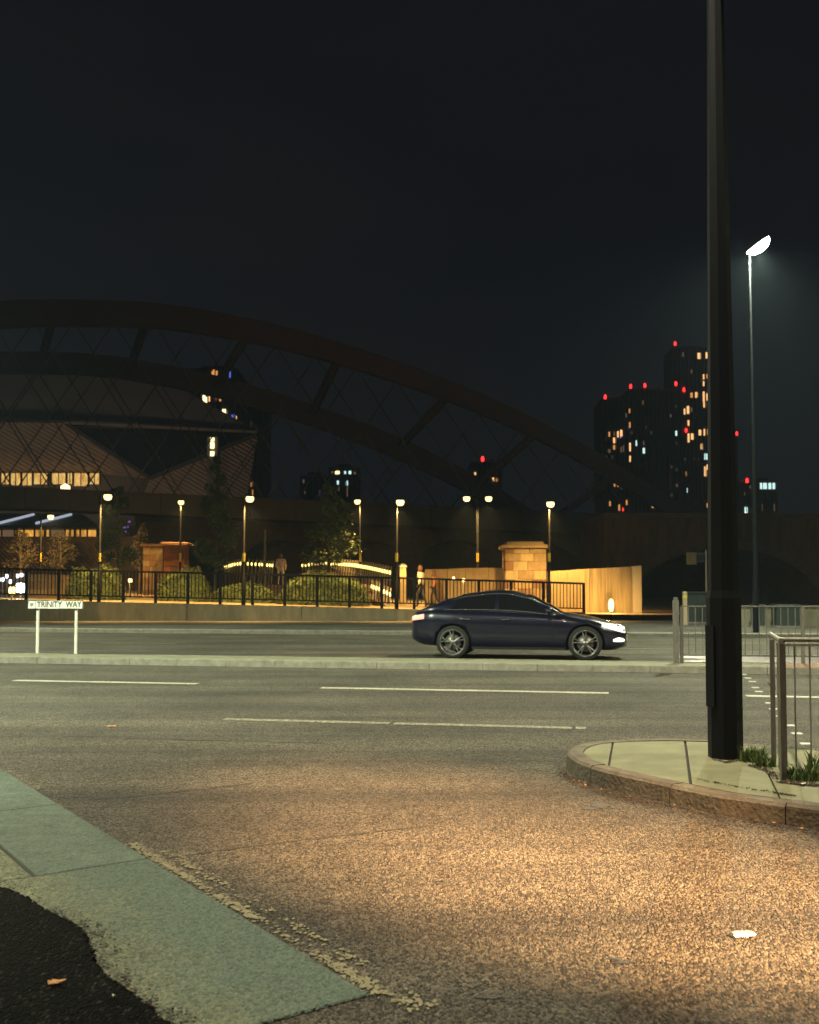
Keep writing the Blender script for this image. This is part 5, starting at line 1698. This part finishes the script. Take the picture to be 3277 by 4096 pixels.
# ---- canopy with white light strips, and the glowing shop strip
DC = 112.0
cn = empty('market_canopy', (PX(100, DC), DC, 2.5), 'dark slanted canopy with slanting white light strips over the shop strip', 'canopy')
MB().slab([P(-500, 2112, DC), P(395, 2112, DC), P(330, 2066, DC + 7), P(-500, 2060, DC + 7)], (0, 0, .3)).build('roof', M['canopy'], cn)
for k in range(-3, 4):
    x = 40 + k * 150
    a, b = P(x - 45, 2108, DC - .3), P(x + 60, 2070, DC + 6)
    b = P(x + 95, 2072, DC + 6.0)
    a.z += .42; b.z += .42
    if x + 95 < 380: MB().tube([a, b], .16, 5).build('light_strip', M['e_strip'], cn)
for x in (-300, -100, 60, 180, 300, 390):
    MB().tube([P(x, 2112, DC + .5), P(x, 2190, DC + .5)], .15, 6).build('post', M['girder'], cn)
sh = empty('shop_row', (PX(100, 113), 113, 4.0), 'row of amber glowing shop windows under the slanted canopy', 'shops')
xw = -60
rr = random.Random(14)
while xw < 392:
    x2 = xw + rr.choice((16, 26, 40, 58))
    yb = 2150 + rr.uniform(-3, 4)
    a, b, c_, d_ = P(xw, 2120, 113), P(x2, 2120, 113), P(x2, yb, 113), P(xw, yb, 113)
    mt = M['shop'] if rr.random() < .85 else M['e_dimwin']
    if x2 > 360 and x2 - xw < 30: mt = M['e_strip']
    MB().slab([a, b, c_, d_], (0, .3, 0)).build('window', mt, sh)
    MB().tube([b + Vector((.05, -.1, .3)), c_ + Vector((.05, -.1, -.3))], .12, 4).build('mullion', M['girder'], sh)
    xw = x2 + rr.choice((1, 2, 4))
MB().box((PX(150, 115), 116, PZ(2105, 115) / 2), (PX(420, 115) - PX(-500, 115), 4, PZ(2105, 115))).build('back_wall', M['tower'], sh)
for py, ln in ((2090, 30), (2112, 22), (2130, 14)):
    p, q = P(492, py, 111), P(492 + ln, py - 4, 111)
    MB().tube([p, q], .10, 5).build('violet_strip', M['e_violet'], cn)

# ================================================================ DISTANT TOWERS
def tower(xa, xb, ytop, d, label, wins, reds=(), fins=True, ybase=2300, seed=1, depth=22):
    rr = random.Random(seed)
    X_a, X_b = PX(xa, d), PX(xb, d)
    zt2 = PZ(ytop, d)
    t = empty('tower_block', ((X_a + X_b) / 2, d, 0), label, 'tower', 'distant tower blocks')
    MB().box(((X_a + X_b) / 2, d + depth / 2, zt2 / 2), (X_b - X_a, depth, zt2)).build('shaft', M['tower'], t)
    MB().box(((X_a + X_b) / 2, d + depth / 2, zt2 + 1.2), ((X_b - X_a) * .55, depth * .5, 2.4)).build('plant_room', M['tower'], t)
    MB().box(((X_a + X_b) / 2, d + depth / 2, zt2 + .2), ((X_b - X_a) + .8, depth + .8, .5)).build('parapet', M['tower_fin'], t)
    if fins:
        n = max(3, int((X_b - X_a) / 2.2))
        for i in range(n + 1):
            X = X_a + (X_b - X_a) * i / n
            MB().box((X, d - .25, zt2 / 2), (.35, .5, zt2)).build('facade_fin', M['tower_fin'], t)
    for (wx2, wy2, m_, ww, wh) in wins:
        a = P(wx2, wy2, d - .1)
        W_, H_ = ww * 1.15 / FPX * d, wh * 1.1 / FPX * d
        wn = MB().box((a.x, d - .1, a.z), (W_, .3, H_)).build('window', M[m_], t)
    for q_ in range(int((X_b - X_a) * (zt2 - 20) / 140)):
        X = X_a + (X_b - X_a) * (int(rr.random() * 9) + .5) / 9
        Z_ = 14 + int(rr.random() * (zt2 - 22) / 3.2) * 3.2
        MB().box((X, d - .1, Z_), (rr.choice((.7, 1.0, 1.4)), .3, 1.9)).build('window', M[rr.choice(('e_dimwin', 'e_faint', 'e_faint', 'e_faintcool'))], t)
    for (rx, ry) in reds:
        p = P(rx, ry, d)
        MB().tube([(p.x, d + .5, zt2 - .5 if p.z > zt2 else p.z - 1), (p.x, d + .5, p.z - .5)], .12, 5).build('lamp_mast', M['tower_fin'], t)
        MB().lathe([(.001, -1.4), (.55, -.95), (.7, .1), (.5, 1.0), (.001, 1.4)], (p.x, d + (.5 if p.z > zt2 else -.6), p.z), 'Z', 10).build('warning_light', M['e_red'], t)
    return t
def wlist(s): return [(x, y, m_, w_, h_) for (x, y, m_, w_, h_) in s]
o_, y_, c_, d2, b_ = 'e_warmwin', 'e_yellowwin', 'e_coolwin', 'e_orange', 'e_dimwin'
# source of the window positions: crop (2300,1300) at 1.766 px per photo pixel
def cw(items): return [(2300 + x / 1.766, 1300 + y / 1.766, m_, w_, h_) for x, y, m_, w_, h_ in items]
tower(2412, 2520, 1600, 520, 'slim dark tower with scattered amber windows and one red roof light', cw([
    (243, 772, d2, 5, 18), (280, 768, b_, 6, 16), (304, 772, o_, 5, 22), (326, 764, o_, 9, 24), (280, 815, o_, 9, 20), (280, 864, d2, 9, 16), (328, 880, b_, 5, 20), (345, 872, b_, 5, 24),
    (386, 607, d2, 4, 16), (362, 638, b_, 4, 16), (388, 706, d2, 5, 20), (380, 726, 'e_violet', 4, 12), (389, 862, o_, 6, 32), (389, 945, o_, 6, 22), (282, 1030, o_, 7, 20), (282, 1124, d2, 6, 18), (305, 1124, d2, 6, 18),
    (248, 1262, d2, 5, 18), (315, 1290, d2, 7, 22), (340, 1303, 'e_red', 3, 12), (366, 1254, d2, 5, 18), (323, 792, 'e_blue', 3, 8)]), [(2422, 1588)], seed=1)
tower(2522, 2700, 1562, 560, 'broad dark tower with a few cool white windows and paired red roof lights', cw([
    (436, 835, c_, 6, 20), (486, 833, b_, 4, 16), (487, 888, c_, 7, 20), (716, 765, c_, 6, 18), (448, 1180, y_, 14, 28), (492, 1180, o_, 13, 26), (482, 548, b_, 4, 16), (550, 1275, d2, 7, 18), (598, 1276, b_, 10, 14), (672, 1110, b_, 3, 60)]),
    [(2524, 1545), (2581, 1541), (2705, 1534)], seed=2)
tower(2703, 2860, 1392, 600, 'tallest dark tower with amber window columns rising behind the octagonal column', cw([
    (764, 208, b_, 5, 16), (879, 218, o_, 12, 22), (937, 214, o_, 13, 22), (824, 328, b_, 5, 14), (911, 366, o_, 6, 18), (939, 362, d2, 9, 16), (911, 414, o_, 6, 18), (824, 496, d2, 8, 18), (859, 494, o_, 9, 20), (912, 505, o_, 8, 36), (940, 508, o_, 10, 26),
    (915, 562, o_, 7, 22), (776, 612, o_, 6, 22), (799, 600, o_, 8, 28), (824, 598, b_, 6, 16), (803, 692, o_, 6, 20), (885, 760, o_, 10, 20), (917, 758, o_, 7, 24), (945, 756, o_, 8, 22), (804, 798, o_, 7, 32), (831, 788, o_, 11, 22),
    (895, 858, o_, 6, 20), (926, 930, c_, 11, 22), (948, 930, b_, 4, 18), (922, 1034, o_, 8, 36), (942, 1004, o_, 10, 20), (947, 1052, d2, 6, 18), (787, 1050, d2, 4, 16), (792, 1168, c_, 4, 16), (948, 1250, o_, 6, 24), (935, 1274, d2, 6, 16)]),
    [(2702, 1374), (2735, 1560), (2744, 1722)], seed=3)
tower(2925, 2958, 1748, 620, 'narrow far tower with one red light showing past the octagonal column', [], [(2949, 1734)], seed=4)
tower(2968, 3030, 1935, 480, 'low far block with a bright cool stair window and a red roof light', [(2985, 2050, c_, 10, 40), (2985, 2060, y_, 6, 22), (2979, 1975, b_, 2, 12), (3010, 1985, b_, 3, 14), (3002, 1948, b_, 6, 10)], [(2990, 1923)], seed=5)
tower(3036, 3112, 1925, 500, 'low far block with a row of bright cool top floor windows', [(x, 1944, c_, 9, 22) for x in (3046, 3054, 3066, 3080, 3095)] + [(x, 2030, b_, 3, 26) for x in (3050, 3098)], seed=6)
def cw2(items): return [(x / 1.568, 1200 + y / 1.568, m_, w_, h_) for x, y, m_, w_, h_ in items]
tower(745, 938, 1478, 330, 'dark tower with amber and blue windows rising behind the theatre roof', cw2([
    (1340, 456, d2, 14, 22), (1358, 458, d2, 8, 16), (1385, 460, b_, 6, 14), (1440, 468, 'e_blue', 7, 22), (1402, 492, c_, 7, 16), (1285, 564, o_, 8, 24), (1311, 570, o_, 6, 22), (1352, 568, b_, 8, 12), (1408, 598, c_, 9, 26), (1280, 616, y_, 8, 22), (1292, 626, y_, 8, 20), (1311, 620, o_, 7, 20),
    (1352, 620, b_, 8, 12), (1382, 622, d2, 6, 16), (1404, 704, y_, 14, 22), (1427, 708, b_, 6, 14), (1462, 732, 'e_blue', 9, 16), (1478, 741, o_, 8, 16)]), seed=7)
tower(985, 1048, 1585, 360, 'slim far tower with red lights on its corner beside the theatre', [(1007, 1938, d2, 6, 16), (1009, 1970, d2, 6, 20), (992, 1945, d2, 4, 12)], [(1018, 1566)], seed=8)
tower(1200, 1300, 1905, 420, 'low dark far block behind the trees with one violet window', [(1110 + 110, 1970, b_, 3, 10), (1215, 1905 + 20, b_, 5, 14), (1280, 1970, 'e_violet', 4, 12)], seed=9)
tower(1315, 1432, 1872, 420, 'far block with a row of cool white top floor windows', [(1330, 1890, b_, 8, 10), (1349, 1890, y_, 16, 11), (1382, 1890, c_, 8, 10), (1400, 1890, c_, 9, 11), (1420, 1892, b_, 8, 9), (1352, 1930, c_, 6, 14), (1388, 1932, c_, 7, 16), (1388, 1965, b_, 6, 40), (1356, 1955, b_, 3, 16)], seed=10)
tower(1888, 2010, 1850, 460, 'far tower with a red roof light behind the twin headed lamp', [(1901, 1897, o_, 6, 14), (1961, 1895, o_, 7, 16), (1973, 1919, o_, 6, 16), (1988, 1920, d2, 6, 12)], [(1931, 1836)], seed=11)
ts = empty('stair_tower', (PX(845, 148), 148, 2), 'narrow stair tower with stacked yellow windows in front of the theatre triangle', 'building')
MB().box((PX(845, 148.2), 149, PZ(1745, 148) / 2), (1.6, 1.4, PZ(1745, 148))).build('shaft', M['tower'], ts)
for py, hh in ((1757, 14), (1781, 24), (1814, 18)):
    MB().box((PX(845, 148.1), 148.2, PZ(py, 148)), (.55, .3, hh / FPX * 148)).build('window', M['e_yellowwin'], ts)

# ---- haze volume added to lift the blacks and give lamps a glow
hz = MB().box((0, 500, 88), (1500, 1300, 180)).build('haze', M['cable'])
hz.data.materials.clear()
hm = bpy.data.materials.new('haze'); hm.use_nodes = True
hm.node_tree.nodes.clear()
ho = hm.node_tree.nodes.new('ShaderNodeOutputMaterial')
hv = hm.node_tree.nodes.new('ShaderNodeVolumePrincipled')
hv.inputs['Color'].default_value = (0.55, 0.76, 1.0, 1)
hv.inputs['Density'].default_value = 0.00034
hm.node_tree.links.new(hv.outputs[0], ho.inputs['Volume'])
hz.data.materials.append(hm)
hz['kind'] = 'stuff'; hz['label'] = 'thin haze volume added to lift the blacks over road and town'; hz['category'] = 'haze'
